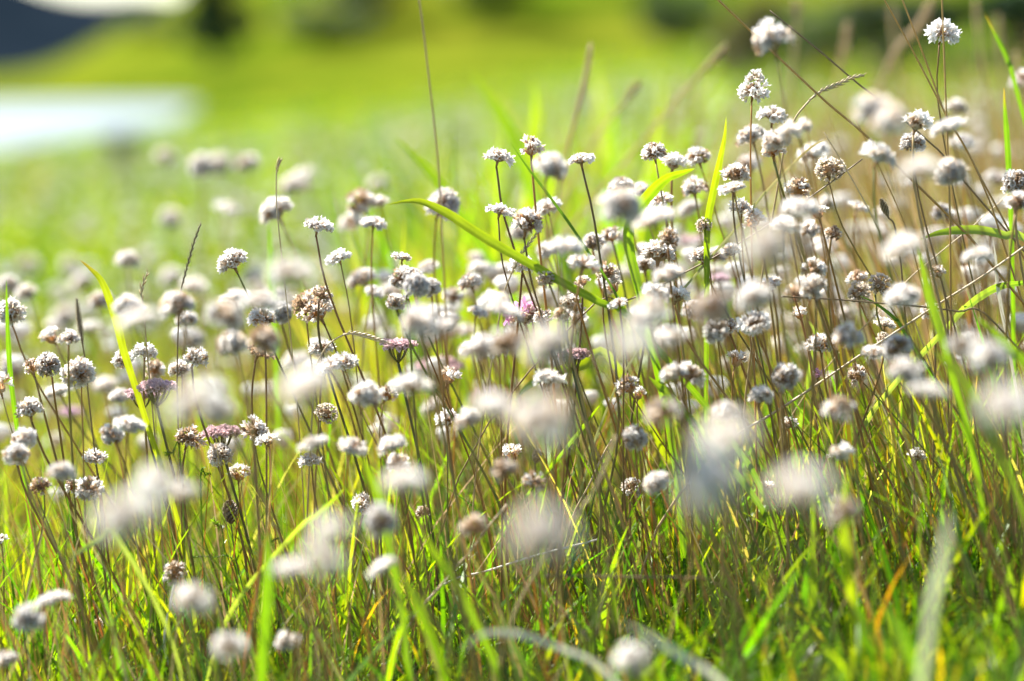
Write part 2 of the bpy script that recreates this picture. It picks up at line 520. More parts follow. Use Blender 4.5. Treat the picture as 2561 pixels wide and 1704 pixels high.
def floret_geo(r, length, rim, white, base=TAN, around=10, lobes=5, bands=3, ruffle=.12, throat=BROWN):
    """papery dried calyx: brown tube opening into a pleated five-lobed funnel, axis +Z from the origin"""
    v = []; f = []; c = []
    prof = [(0, .14, 0), (.42, .20, .08), (.74, .58, .62), (1., 1., 1.)] if bands == 3 else [(0, .14, 0), (.6, .34, .5), (1., 1., 1.)]
    ph = r.uniform(0, 6.28)
    for j, (t, rr, wcol) in enumerate(prof):
        for k in range(around):
            a = 2 * math.pi * k / around
            lob = 1 + (.24 if k % 2 == 0 else -.20) * (t ** 3) + r.normal() * ruffle * t * t
            z = length * t * (1 + r.normal() * ruffle * .55 * t * t + (.10 if k % 2 == 0 else -.10) * t ** 3)
            v.append((math.cos(a + ph) * rr * rim * lob, math.sin(a + ph) * rr * rim * lob, z))
            c.append(lerp(base, white, min(1, wcol * r.uniform(.85, 1.1))))
    m = len(prof)
    for j in range(m - 1):
        for k in range(around):
            k2 = (k + 1) % around
            f.append((j * around + k, j * around + k2, (j + 1) * around + k2, (j + 1) * around + k))
    # dried corolla remnant in the throat
    o = len(v)
    v += [(0, 0, length * .62), (.12 * rim, 0, length * .3), (-.06 * rim, .1 * rim, length * .3), (-.06 * rim, -.1 * rim, length * .3)]
    c += [throat] * 4
    f += [(o, o + 1, o + 2), (o, o + 2, o + 3), (o, o + 3, o + 1)]
    return v, f, c

def petal_floret_geo(r, length, rim, col, base):
    v = []; f = []; c = []
    v.append((0, 0, 0)); c.append(base)
    for k in range(5):
        a = 2 * math.pi * k / 5 + r.normal() * .1
        ca, sa = math.cos(a), math.sin(a)
        o = len(v)
        for (rad, wd, z) in [(.15, .07, .55), (.6, .30, .85), (1., .22, .95 + r.normal() * .12)]:
            for s in (-1, 1):
                v.append((ca * rad * rim - sa * wd * rim * s, sa * rad * rim + ca * wd * rim * s, z * length))
                c.append(lerp(base, col, min(1, .3 + rad)))
        f += [(0, o, o + 1), (o, o + 2, o + 3, o + 1), (o + 2, o + 4, o + 5, o + 3)]
    return v, f, c

FLO = {}
def floret_set(key, n, fn, m):
    r = np.random.RandomState(abs(hash(key)) % 1000 if False else sum(map(ord, key)))
    lst = []
    for k in range(n):
        b = MB(); b.add(*fn(r)); lst.append(b.mesh('floret', m, True))
    FLO[key] = lst
floret_set('white', 6, lambda r: floret_geo(r, .60, .225, WHITE), M['paper'])
floret_set('grey', 5, lambda r: floret_geo(r, .58, .21, GREYW, TAN), M['paper'])
floret_set('cream', 5, lambda r: floret_geo(r, .60, .22, CREAM, RUST), M['paper'])
floret_set('long', 5, lambda r: floret_geo(r, .70, .27, WHITE, CREAM, ruffle=.2), M['paper'])
floret_set('seed', 4, lambda r: floret_geo(r, .50, .165, CREAM, BROWN, 8, ruffle=.08), M['paper'])
floret_set('brown', 4, lambda r: floret_geo(r, .52, .18, (.40, .28, .18), BROWN, 8, ruffle=.25), M['paper'])
floret_set('pink', 4, lambda r: petal_floret_geo(r, .6, .42, PINK, (.45, .25, .2)), M['petal'])

def fib(n, polar_max, r, polar_min=0.0, jit=.12):
    z1, z0 = math.cos(polar_min), math.cos(polar_max)
    out = []
    ph = r.uniform(0, 6.28)
    for i in range(n):
        z = z1 + (z0 - z1) * (i + .5) / n
        z = max(-1, min(1, z + r.normal() * jit * .35))
        a = ph + i * 2.399963 + r.normal() * jit
        s = math.sqrt(max(0, 1 - z * z))
        out.append(Vector((s * math.cos(a), s * math.sin(a), z)))
    return out

def head_layout(typ, r):
    """list of (position of floret base, direction, size, kind)"""
    L = []
    def ring(n, pmax, inner, kind, pmin=0., squash=1., droop=0., size=1., off=(0, 0, 0), drop=0.):
        for d in fib(n, pmax, r, pmin):
            if r.uniform() < drop: continue
            dd = Vector((d.x, d.y, d.z * squash - droop * (1 - d.z)))
            dd += Vector(r.normal(size=3) * .10)
            p = Vector((d.x * inner, d.y * inner, d.z * inner * squash)) + Vector(off)
            L.append((p, dd.normalized(), size * r.uniform(.85, 1.15), kind if isinstance(kind, str) else kind[r.randint(len(kind))]))
    if False: pass
    elif typ == 'round':   ring(78, 2.3, .42, ['white', 'grey', 'white', 'grey', 'cream'])
    elif typ == 'greyround': ring(78, 2.3, .42, ['grey', 'grey', 'white', 'brown', 'grey'])
    elif typ == 'dome':  ring(60, 1.8, .42, ['white', 'grey', 'white', 'white', 'brown', 'cream'], squash=.95)
    elif typ == 'flat':  ring(46, 1.45, .45, ['white', 'white', 'long', 'cream', 'grey'], squash=.42, droop=.12, size=1.0)
    elif typ == 'umbrella': ring(40, 1.5, .35, ['long', 'white'], squash=.5, droop=.38, size=1.1)
    elif typ == 'open':
        ring(36, 1.8, .42, ['white', 'cream', 'white', 'grey'], pmin=.6, squash=.95, drop=.25); ring(14, .8, .45, ['brown', 'brown', 'cream'])
    elif typ == 'dark':
        ring(44, 2.1, .45, ['brown', 'cream', 'brown', 'grey'], size=1.0)
    elif typ == 'cup':
        ring(18, 1.15, .5, ['cream', 'long', 'cream'], pmin=.2, squash=.9, size=1.0, off=(0, 0, .1))
    elif typ == 'tiered':
        ring(26, 1.9, .25, ['white', 'grey'], size=.66, off=(0, 0, .62)); ring(28, 1.75, .5, ['white', 'long', 'grey'], pmin=1.0, droop=.2, size=.9, off=(0, 0, -.25))
        ring(6, 2.3, .4, 'grey', pmin=1.8, size=.7, off=(-.2, 0, -.5))
    elif typ == 'seed':  ring(60, 2.6, .55, 'seed')
    elif typ == 'pinkbloom':
        ring(9, 1.3, .45, 'pink', squash=.7); ring(12, 1.7, .45, ['cream', 'pink'], pmin=1.1, squash=.7, droop=.1)
    elif typ == 'puff': ring(32, 2.0, .38, ['long', 'grey', 'grey', 'cream', 'white'], squash=.9, size=1.1)
    elif typ == 'star':  ring(24, 1.35, .3, ['long', 'long', 'cream'], pmin=.15, squash=.8, size=1.15)
    elif typ == 'bare':  ring(16, 1.65, .62, 'brown', pmin=1.15, squash=.4, size=.75)
    # wear: a thinned patch, a lopsided swelling, a few loose florets
    wd = Vector(r.normal(size=3)).normalized(); sw = Vector((r.normal(), r.normal(), .5)).normalized()
    wear = r.uniform(.25, .8) if typ in ('round', 'greyround', 'dome', 'flat', 'open', 'dark', 'puff') else .2
    out = []
    for (p, d, s, kind) in L:
        u = p.normalized() if p.length > 1e-4 else d
        if u.dot(wd) > .55 and r.uniform() < wear: continue
        g = 1 + .22 * max(0, u.dot(sw)) - .12 * max(0, -u.dot(sw)) + r.normal() * .05
        if r.uniform() < .06: d = (d + Vector(r.normal(size=3)) * .6).normalized()
        out.append((p * g, d, s * (.9 + .2 * g * r.uniform(.6, 1.1)), kind))
    return out

def head_core(typ, r):
    """receptacle, papery involucre scales and the brown sheath below: one mesh"""
    b = MB()
    col = {'cup': RUST, 'open': RUST, 'seed': TAN, 'bare': TAN, 'pinkbloom': TAN}.get(typ, lerp(BROWN, TAN, .35))
    sq = {'flat': .4, 'umbrella': .45, 'bare': .35, 'cup': .8}.get(typ, .8)
    R = {'seed': .62, 'bare': .66, 'cup': .5, 'open': .5}.get(typ, .46)
    rings, seg = 6, 9
    v = []; f = []; c = []
    for i in range(rings + 1):
        th = math.pi * i / rings
        for k in range(seg):
            a = 2 * math.pi * k / seg
            q = R * (1 + r.normal() * .06)
            v.append((q * math.sin(th) * math.cos(a), q * math.sin(th) * math.sin(a), q * math.cos(th) * sq))
            c.append(lerp(col, BROWN, r.uniform(0, .6)))
    for i in range(rings):
        for k in range(seg):
            k2 = (k + 1) % seg
            f.append((i * seg + k, (i + 1) * seg + k, (i + 1) * seg + k2, i * seg + k2))
    b.add(v, f, c)
    # involucre scales
    nb = 11
    up = 1.0 if typ == 'cup' else .35
    for k in range(nb):
        a = 2 * math.pi * k / nb + r.normal() * .15
        ca, sa = math.cos(a), math.sin(a)
        z0 = -R * sq * 1.05
        vv = []
        for (rad, z, wd) in [(.1, z0 - .06, .07), (R * .8, z0 * .75, .18), (R * 1.18, z0 * .75 + up * .45, .13), (R * 1.25, z0 * .75 + up * .9, .02)]:
            for s in (-1, 1):
                vv.append((ca * rad - sa * wd * s, sa * rad + ca * wd * s, z + r.normal() * .03))
        cc = lerp(RUST, CREAM, r.uniform(0, .7)) if typ in ('cup', 'open') else lerp(BROWN, CREAM, r.uniform(.1, .7))
        b.add(vv, [(0, 1, 3, 2), (2, 3, 5, 4), (4, 5, 7, 6)], [cc] * 8)
    b.add(*tube([(0, 0, -R * sq * .8), (0, 0, -R * sq - .12), (0, 0, -R * sq - .42), (0, 0, -R * sq - .70)], [.13, .14, .10, .07], [lerp(TAN, BROWN, .5)] * 3 + [BROWN], 6))
    return b.mesh('head', M['bract'])

NECK = {'flat': .3, 'umbrella': .35, 'bare': .3}
HEADS = {}
def head_variant(typ, k):
    key = (typ, k)
    if key not in HEADS:
        r = np.random.RandomState(sum(map(ord, typ)) * 7 + k * 31)
        core = head_core(typ, r)
        lay = head_layout(typ, r)
        HEADS[key] = (core, lay, [None])
    return HEADS[key]

def rot_to(d, spin):
    return Vector((0, 0, 1)).rotation_difference(d) @ Quaternion((0, 0, 1), spin)

def cluster_mesh(typ, k):
    core, lay, cache = head_variant(typ, k)
    if cache[0] is None:
        r = np.random.RandomState(k * 17 + 3)
        b = MB()
        for (p, d, s, kind) in lay:
            cols = {'white': (WHITE, TAN), 'grey': (GREYW, BROWN), 'cream': (CREAM, RUST), 'long': (WHITE, CREAM), 'seed': (CREAM, BROWN), 'brown': ((.38, .27, .18), BROWN), 'pink': (PINK, TAN)}[kind]
            rim = {'long': .29, 'seed': .17, 'brown': .2, 'pink': .42}.get(kind, .24)
            v, f, c = floret_geo(r, .6, rim, cols[0], cols[1], 8, 4, 2)
            m3 = rot_to(d, r.uniform(0, 6.28)).to_matrix() * s
            b.add([m3 @ Vector(q) + p for q in v], f, c)
        cache[0] = b.mesh('florets', M['paper'])
    return cache[0]

# ------------------------------------------------------------------ the flowers, read off the photograph
# x, y = centre of the head in photo pixels, r = half width in pixels, d = depth in metres
# (sharp ones stand in the plane of focus, blurred ones by their size), kind
FL = []
def F(x, y, r, d, typ, **kw):
    FL.append(dict(x=x, y=y, r=r, d=d, typ=typ, **kw))

S = FOCUS
# --- upper left, background
F(505, 418, 44, 2.35, 'round'); F(620, 410, 42, 2.4, 'dome'); F(412, 394, 38, 2.8, 'dome'); F(735, 470, 44, 2.35, 'dome'); F(762, 440, 40, 2.4, 'flat')
F(569, 525, 42, 2.3, 'flat'); F(427, 551, 26, 2.6, 'round'); F(552, 412, 30, 2.6, 'round')
F(690, 533, 40, 1.82, 'dome', tilt=(-.5, 0)); F(799, 565, 37, S, 'flat', tilt=(.3, 0), label='flat sharp white thrift head with pinkish stem, left of the brown-centred blurred head')
F(905, 515, 42, 1.85, 'open', label='blurred thrift head with brown centre and white fringe, left of the broad green blade')
F(952, 508, 24, 1.85, 'flat'); F(945, 467, 26, 2.6, 'dome'); F(934, 562, 32, 1.7, 'flat'); F(878, 562, 30, 2.0, 'dome')
# --- centre top
F(1105, 514, 40, 1.74, 'round', label='softly blurred round white thrift head hiding the bend of the broad green blade')
F(1246, 398, 33, S, 'flat', tilt=(.3, 0), label='sharp white tilted flat thrift head, leftmost of the three standing clear', base=(1330, 760))
F(1330, 378, 32, S - .01, 'open', label='sharp cone-shaped brown and white thrift head standing clear at centre', base=(1348, 860), stemcol=1)
F(1375, 425, 43, 1.42, 'dome', base=(1440, 620)); F(1452, 402, 32, S, 'flat', label='small sharp white flat thrift head on a wavy stem', base=(1445, 640), bend=.03)
F(1250, 529, 33, S, 'flat', label='sharp white flat thrift head beneath the leftmost tilted one'); F(1316, 563, 40, 1.56, 'dome'); F(1366, 522, 34, 1.7, 'flat')
F(1551, 471, 32, 1.72, 'dome'); F(1554, 522, 54, 1.3, 'round', label='big soft round white thrift head left of the arching green blade'); F(1598, 478, 26, 1.75, 'flat')
F(1638, 387, 33, S, 'dome', label='sharp cone-like white thrift head above the arching green blade'); F(1684, 412, 31, 1.66, 'star'); F(1649, 504, 33, 1.66, 'flat'); F(1634, 555, 52, 1.36, 'flat', tilt=(-.25, 0))
# --- upper right
F(1931, 102, 48, 1.42, 'dome', label='soft white thrift head with dark underside high at upper right', base=(1965, 300)); F(1880, 222, 36, S, 'tiered', label='sharp two-tiered white thrift head on a brown stem', base=(1885, 620), stemcol=1)
F(2369, 84, 40, S, 'umbrella', label='sharp drooping white thrift head, highest in the top right corner', base=(2480, 540), bend=-.02)
F(1945, 295, 36, 1.63, 'flat'); F(1880, 345, 34, 1.7, 'dome'); F(1924, 348, 32, 1.55, 'round'); F(1993, 328, 42, 1.44, 'flat', tilt=(-.3, 0)); F(1940, 380, 33, 1.57, 'open'); F(2037, 387, 36, 1.8, 'flat')
F(2179, 281, 46, 1.24, 'round'); F(2228, 308, 46, 1.2, 'round', label='big soft white thrift head with grey underside, below the crossing tall straws'); F(2292, 312, 35, 1.56, 'star', label='sharp star-like white thrift head right of the big soft grey-bellied one'); F(2278, 358, 30, 1.6, 'greyround')
F(2372, 321, 44, 1.42, 'flat', tilt=(-.25, 0)); F(2392, 272, 27, 1.95, 'dome'); F(2197, 394, 42, 1.45, 'flat'); F(2299, 434, 52, 1.14, 'flat'); F(2378, 434, 37, 1.46, 'round', tilt=(-.4, 0))
F(2084, 427, 37, S, 'seed', tilt=(.2, 0), label='sharp round beige thrift seed head speckled with dark tips, upper right'); F(1748, 398, 30, 1.68, 'dome'); F(1836, 438, 36, 1.58, 'dome'); F(1829, 473, 33, 1.56, 'flat', tilt=(-.25, 0)); F(1873, 416, 28, 1.9, 'dome')
F(1989, 478, 33, S, 'open', label='sharp ragged thrift head with rusty bare centre, right of the upright pointed blade'); F(1736, 474, 32, 1.7, 'dome'); F(1851, 522, 27, S, 'flat'); F(1876, 551, 31, S - .02, 'open'); F(2000, 525, 46, 1.38, 'flat'); F(2066, 515, 25, 1.9, 'dome')
F(2051, 540, 23, S, 'cup', label='small orange cup-shaped thrift head among the right cluster'); F(2144, 518, 26, 1.75, 'flat'); F(2526, 456, 36, S, 'greyround', label='sharp round grey-white thrift head at the right edge'); F(2546, 510, 36, 1.5, 'dome'); F(2556, 204, 32, 1.9, 'dome')
F(1964, 568, 40, 1.45, 'flat'); F(2493, 452, 28, 2.0, 'dome'); F(2405, 357, 28, 1.9, 'flat'); F(1723, 525, 26, 1.9, 'dome')
# --- left middle
F(22, 715, 25, 2.0, 'dome'); F(68, 736, 28, 1.95, 'dome'); F(22, 786, 34, 1.64, 'round', base=(140, 1000)); F(321, 655, 31, 2.0, 'dome'); F(175, 669, 30, 2.9, 'round'); F(208, 710, 32, 2.5, 'dome'); F(252, 753, 29, 1.95, 'dome'); F(73, 666, 28, 2.9, 'dome'); F(157, 797, 46, 2.4, 'round')
F(325, 775, 40, 1.42, 'dome'); F(350, 805, 58, 1.15, 'flat', label='big soft white thrift head overlapping the yellow pointed blade at left'); F(441, 772, 45, 1.4, 'dome', label='soft white thrift head with dark grey middle below the dark grass ear')
F(573, 664, 37, S, 'dome', tilt=(-.35, 0), label='sharp brown and white thrift head nodding left, upper left meadow', base=(660, 860)); F(726, 684, 54, 1.12, 'round', label='big soft grey-bellied thrift head between the nodding head and spiky brown one'); F(839, 656, 29, S, 'umbrella', label='small sharp white drooping thrift head on two thin stems', base=(868, 960))
F(806, 739, 28, S, 'dark', label='sharp spiky brown flowerless thrift head', tilt=(.6, 0)); F(635, 695, 28, 2.3, 'flat'); F(485, 717, 44, 2.2, 'flat'); F(434, 699, 34, 2.5, 'dome')
F(558, 793, 48, 1.28, 'round'); F(587, 750, 36, 1.8, 'flat'); F(653, 757, 52, 1.25, 'flat'); F(653, 804, 34, S, 'dome'); F(704, 783, 29, 1.7, 'greyround'); F(762, 768, 33, 1.62, 'dark'); F(792, 790, 37, S, 'open', label='sharp white thrift head on an orange-brown stem below the spiky brown one')
F(584, 866, 38, 1.42, 'dome'); F(660, 852, 37, 1.36, 'dark'); F(639, 890, 40, S, 'bare', label='sharp flat brown bare thrift disc over a bunch of stems')
F(358, 887, 30, S, 'umbrella'); F(498, 887, 30, S, 'dome'); F(292, 916, 25, S, 'dome', label='small sharp grey domed thrift head touching the yellow pointed blade', base=(330, 1060)); F(452, 927, 29, 1.66, 'dome')
F(120, 916, 33, S, 'greyround', label='sharp round grey thrift head with a lower brown neighbour at its left', base=(195, 1190)); F(73, 928, 25, 1.58, 'open', base=(130, 1150)); F(195, 938, 37, 1.56, 'round', label='round grey-white thrift head right of the sharp grey one at left', base=(240, 1200)); F(29, 918, 34, 2.0, 'greyround')
F(22, 957, 29, S, 'cup'); F(151, 982, 31, 1.75, 'flat'); F(64, 1036, 32, 1.55, 'dome', base=(140, 1180)); F(58, 1102, 33, 1.5, 'dome'); F(44, 1142, 26, 1.48, 'dome')
F(281, 1089, 31, 1.52, 'greyround'); F(323, 1067, 35, 1.48, 'flat'); F(493, 1000, 68, .98, 'round', label='very large soft white thrift head overlapping the pink yarrow cluster'); F(547, 1031, 40, 1.2, 'dome'); F(763, 972, 68, 1.0, 'flat', label='very large soft white thrift head below the bare brown disc')
F(817, 931, 36, 1.52, 'flat'); F(817, 1031, 29, S, 'seed'); F(471, 1098, 36, S, 'dark', label='sharp brown and grey thrift head between yellow grass and pink strip', tilt=(.4, 0)); F(639, 1076, 34, S, 'dome'); F(671, 1104, 29, 1.58, 'star'); F(555, 1132, 31, S, 'round', label='sharp round white thrift head below the pink yarrow strip'); F(785, 1111, 36, 1.4, 'flat')
F(139, 1107, 22, 2.1, 'dome'); F(485, 852, 27, 2.0, 'greyround'); F(744, 907, 34, 2.0, 'flat'); F(263, 965, 30, 2.0, 'flat'); F(222, 823, 30, 2.1, 'flat'); F(690, 740, 24, 2.1, 'dome')
# --- centre middle
F(908, 701, 33, 1.82, 'dome', tilt=(-.4, 0)); F(934, 731, 26, 1.75, 'flat'); F(978, 731, 26, 1.9, 'dome'); F(1012, 694, 35, 1.55, 'greyround', label='grey round thrift head, leftmost of the tight trio'); F(1042, 716, 31, 1.5, 'greyround'); F(1078, 718, 29, 1.54, 'greyround', label='grey round thrift head, rightmost of the tight trio'); F(1073, 669, 25, 1.8, 'flat')
F(1190, 651, 23, 2.0, 'dome'); F(1202, 674, 28, 1.85, 'flat'); F(1178, 710, 31, 1.7, 'dome', tilt=(-.3, 0)); F(1131, 744, 27, 1.8, 'open'); F(1306, 668, 31, S, 'umbrella', label='sharp white drooping thrift head just under the broad green blade'); F(1368, 629, 26, 1.75, 'dome'); F(1408, 624, 44, 1.38, 'flat')
F(1485, 607, 26, 1.68, 'greyround', tilt=(.2, 0), stemcol=1); F(1459, 664, 38, 1.5, 'flat'); F(1521, 689, 30, S, 'dark', label='sharp dark brown spiky thrift head crossed by the thin dark blade', tilt=(.4, 0)); F(1459, 711, 18, 1.6, 'cup'); F(1538, 730, 23, S, 'cup', label='sharp orange cup thrift head under the dark spiky one'); F(1649, 642, 41, S, 'dome', label='sharp full white and brown thrift head right of the blade bases')
F(1613, 668, 27, 1.68, 'dome'); F(1667, 690, 36, 1.42, 'flat'); F(1638, 737, 36, 1.5, 'flat'); F(1690, 741, 30, 1.6, 'star'); F(1565, 598, 22, 1.9, 'dome'); F(1430, 770, 31, S, 'dome'); F(1445, 797, 30, 1.7, 'flat')
F(1237, 764, 40, 1.42, 'star'); F(1266, 783, 40, 1.38, 'flat'); F(1193, 783, 26, 1.7, 'flat'); F(1306, 797, 40, S, 'pinkbloom', label='only bright pink thrift bloom, sharp at the centre', tilt=(-.3, 0)); F(1357, 797, 24, S, 'open')
F(1054, 812, 50, 1.3, 'dome', label='large soft white thrift head left of the pink bloom'); F(1102, 823, 34, 1.36, 'flat'); F(1164, 832, 27, 2.0, 'flat'); F(1176, 872, 32, 1.5, 'flat'); F(1204, 878, 44, 1.34, 'dome'); F(1262, 858, 40, 1.3, 'dark', label='soft dark brown thrift head below the pink bloom'); F(1372, 866, 58, 1.06, 'round', label='large soft pale thrift head right below the pink bloom')
F(1372, 945, 36, 1.52, 'flat'); F(1583, 866, 70, .88, 'flat', label='very large faint pale thrift head below the blade bases'); F(1627, 786, 46, 1.26, 'round'); F(1682, 843, 38, 1.36, 'flat'); F(1569, 956, 28, S, 'open'); F(1598, 996, 19, S, 'cup'); F(1686, 938, 36, 1.48, 'flat'); F(1120, 956, 26, S, 'cup', tilt=(.4, 0), label='sharp brown cup thrift head half closed, left of the low pink haze')
F(861, 912, 31, 1.55, 'flat'); F(912, 999, 39, 1.45, 'dome'); F(970, 985, 26, 1.56, 'open'); F(1032, 971, 48, 1.34, 'flat'); F(1084, 1020, 28, 1.9, 'flat', tilt=(-.5, 0)); F(1116, 1062, 28, S, 'star', label='sharp small white star-like thrift head opening upward, low centre'); F(1240, 1028, 60, 1.1, 'flat', label='large soft flat cream thrift head at low centre'); F(1171, 1053, 28, 1.4, 'dome'); F(1354, 1062, 68, .98, 'round', label='very large soft white thrift head low at the centre')
F(879, 1121, 37, 1.46, 'flat'); F(985, 1117, 36, 1.46, 'flat'); F(782, 1148, 28, 1.6, 'flat'); F(1660, 1031, 42, 1.3, 'dark'); F(1587, 1098, 26, 1.5, 'greyround'); F(1300, 585, 24, 1.9, 'dome')
# --- right middle
F(1913, 628, 64, .95, 'round', label='very large soft white thrift head at centre right'); F(1756, 645, 26, S, 'dome'); F(1792, 642, 26, 1.75, 'dome'); F(1737, 612, 34, 2.0, 'flat'); F(2029, 577, 23, 1.7, 'dome'); F(2088, 588, 22, 1.62, 'dark')
F(2256, 630, 50, 1.22, 'flat', tilt=(-.3, 0), label='large soft cream thrift head above the speckled seed ball'); F(2445, 642, 37, 1.4, 'flat', label='soft domed thrift head under the curved right-hand green leaf'); F(2046, 684, 32, 1.52, 'dome'); F(2036, 722, 35, 1.5, 'dome'); F(2150, 700, 26, 1.66, 'open'); F(2205, 717, 30, S, 'seed', tilt=(.5, 0), label='sharp oval pale seed ball pitted with dark holes')
F(2259, 742, 42, 1.42, 'flat'); F(1927, 715, 32, 1.65, 'flat'); F(1889, 752, 46, 1.28, 'dome'); F(1774, 781, 48, 1.2, 'dark', label='large soft dark grey thrift head at centre right'); F(1887, 814, 38, 1.52, 'flat'); F(1789, 828, 31, 1.5, 'greyround'); F(1825, 821, 26, S, 'open')
F(2055, 868, 34, 1.57, 'dome', label='sharp white domed thrift head left of the smooth soft domed one'); F(2124, 848, 37, 1.42, 'dome', stemcol=1, label='soft domed thrift head on a brown stem, low right'); F(2245, 872, 22, 1.45, 'greyround'); F(2186, 883, 31, 1.5, 'flat'); F(1843, 909, 27, S, 'cup', label='sharp half-open thrift head glowing orange, low right of centre'); F(1956, 938, 35, 1.52, 'greyround'); F(1723, 941, 36, 1.5, 'dome'); F(2055, 945, 15, S, 'pinkbloom'); F(2146, 941, 28, S, 'dark')
F(2267, 934, 40, 1.3, 'dome'); F(2321, 982, 44, 1.22, 'flat'); F(2409, 865, 34, 1.25, 'dome'); F(2475, 898, 46, 1.18, 'dome', label='large soft brown-bellied thrift head at lower right'); F(2522, 1018, 68, .92, 'flat', label='very large soft pale thrift head at the right edge'); F(1814, 1033, 36, 1.4, 'dome'); F(1821, 1095, 62, .9, 'dome'); F(2095, 1033, 37, 1.36, 'open'); F(1902, 996, 22, 1.5, 'dome')
F(2215, 814, 26, 1.62, 'flat'); F(2208, 847, 17, S, 'seed'); F(2321, 777, 24, 1.66, 'open'); F(1967, 1058, 20, 1.62, 'star'); F(2113, 785, 26, 1.9, 'flat'); F(2104, 1140, 24, 1.45, 'star')
# --- bottom
F(37, 1150, 26, 1.58, 'round'); F(234, 1150, 29, 1.6, 'flat'); F(154, 1187, 34, 1.42, 'dome'); F(103, 1216, 24, 1.55, 'dark'); F(174, 1227, 21, S, 'open', label='small sharp brown thrift head left of a round grey one, lower left', stemcol=1, base=(215, 1560)); F(229, 1223, 34, 1.55, 'greyround', base=(270, 1560), label='round grey thrift head on a dark stem, lower left')
F(589, 1204, 27, S, 'cup', label='sharp ragged thrift head with one upright white petal, lower left'); F(395, 1207, 52, 1.06, 'dome'); F(447, 1236, 42, 1.15, 'flat'); F(315, 1297, 70, .92, 'dome', label='very large soft white thrift head, lower left'); F(439, 1436, 32, S - .05, 'open', tilt=(.1, -.9), label='sharp thrift head seen from behind on a curled white stem', stemcol=2, base=(480, 1720), bend=-.015)
F(135, 1502, 39, 1.4, 'flat', label='soft domed cream thrift head in the bottom left corner'); F(70, 1548, 39, 1.36, 'greyround'); F(483, 1505, 45, 1.2, 'dome'); F(571, 1620, 36, 1.22, 'dome'); F(721, 1610, 24, 1.4, 'dome'); F(828, 1328, 54, 1.0, 'flat'); F(813, 1396, 52, 1.04, 'dome', label='large soft white thrift head right of the curled white stem'); F(732, 1425, 40, 1.15, 'flat'); F(11, 1656, 26, 1.4, 'dome'); F(146, 1663, 20, S, 'dark'); F(234, 1575, 16, S, 'dark'); F(7, 1346, 22, 1.6, 'flat')
F(909, 1267, 28, S, 'round', label='sharp white thrift head above the soft blue-grey one, low centre left'); F(953, 1309, 42, 1.27, 'greyround', label='soft blue-grey thrift head, low centre left'); F(960, 1421, 39, 1.32, 'flat', label='soft white capped thrift head beneath the blue-grey one'); F(996, 1165, 27, 1.5, 'dome'); F(1015, 1212, 52, 1.1, 'flat'); F(1282, 1143, 26, S, 'cup'); F(1183, 1322, 34, 1.36, 'dark')
F(1355, 1352, 74, .84, 'dome', label='very large faint white thrift head in the bottom centre grass'); F(1337, 1205, 20, 1.5, 'dark'); F(1260, 1180, 32, 1.38, 'dark'); F(1586, 1231, 27, S, 'round', label='sharp white thrift head beside a small soft one, low centre right'); F(1644, 1211, 29, 1.45, 'dome'); F(1579, 1654, 38, 1.15, 'dome', label='soft beige thrift head at the bottom edge'); F(1059, 1276, 14, S, 'dark')
F(1782, 1213, 74, .86, 'dome', label='very large soft white thrift head, left of the lower right pair'); F(1998, 1229, 70, .86, 'flat', label='very large soft grey-white thrift head, right of the lower right pair'); F(2104, 1285, 28, 1.2, 'dark'); F(1917, 1220, 19, S, 'star'); F(2301, 1152, 20, S, 'star')

# small neighbours that fill the band between the larger heads
_r = np.random.RandomState(21)
for k in range(27):
    x = _r.uniform(60, 2480); yb = np.interp(x, [0, 900, 1700, 2561], [860, 720, 600, 520]) + _r.uniform(-90, 260)
    F(x, yb, _r.uniform(19, 28), _r.choice([1.55, 1.6, 1.64, 1.7, 1.76]), ['dome', 'open', 'dark', 'flat', 'seed', 'greyround', 'cup'][k % 7])

STEM_COLS = [[(.26, .12, .03), (.32, .16, .04), (.18, .085, .025), (.27, .17, .045), (.13, .075, .03), (.36, .25, .10), (.17, .17, .04)], [(.42, .19, .04), (.46, .22, .05)], [(.82, .80, .75)]]

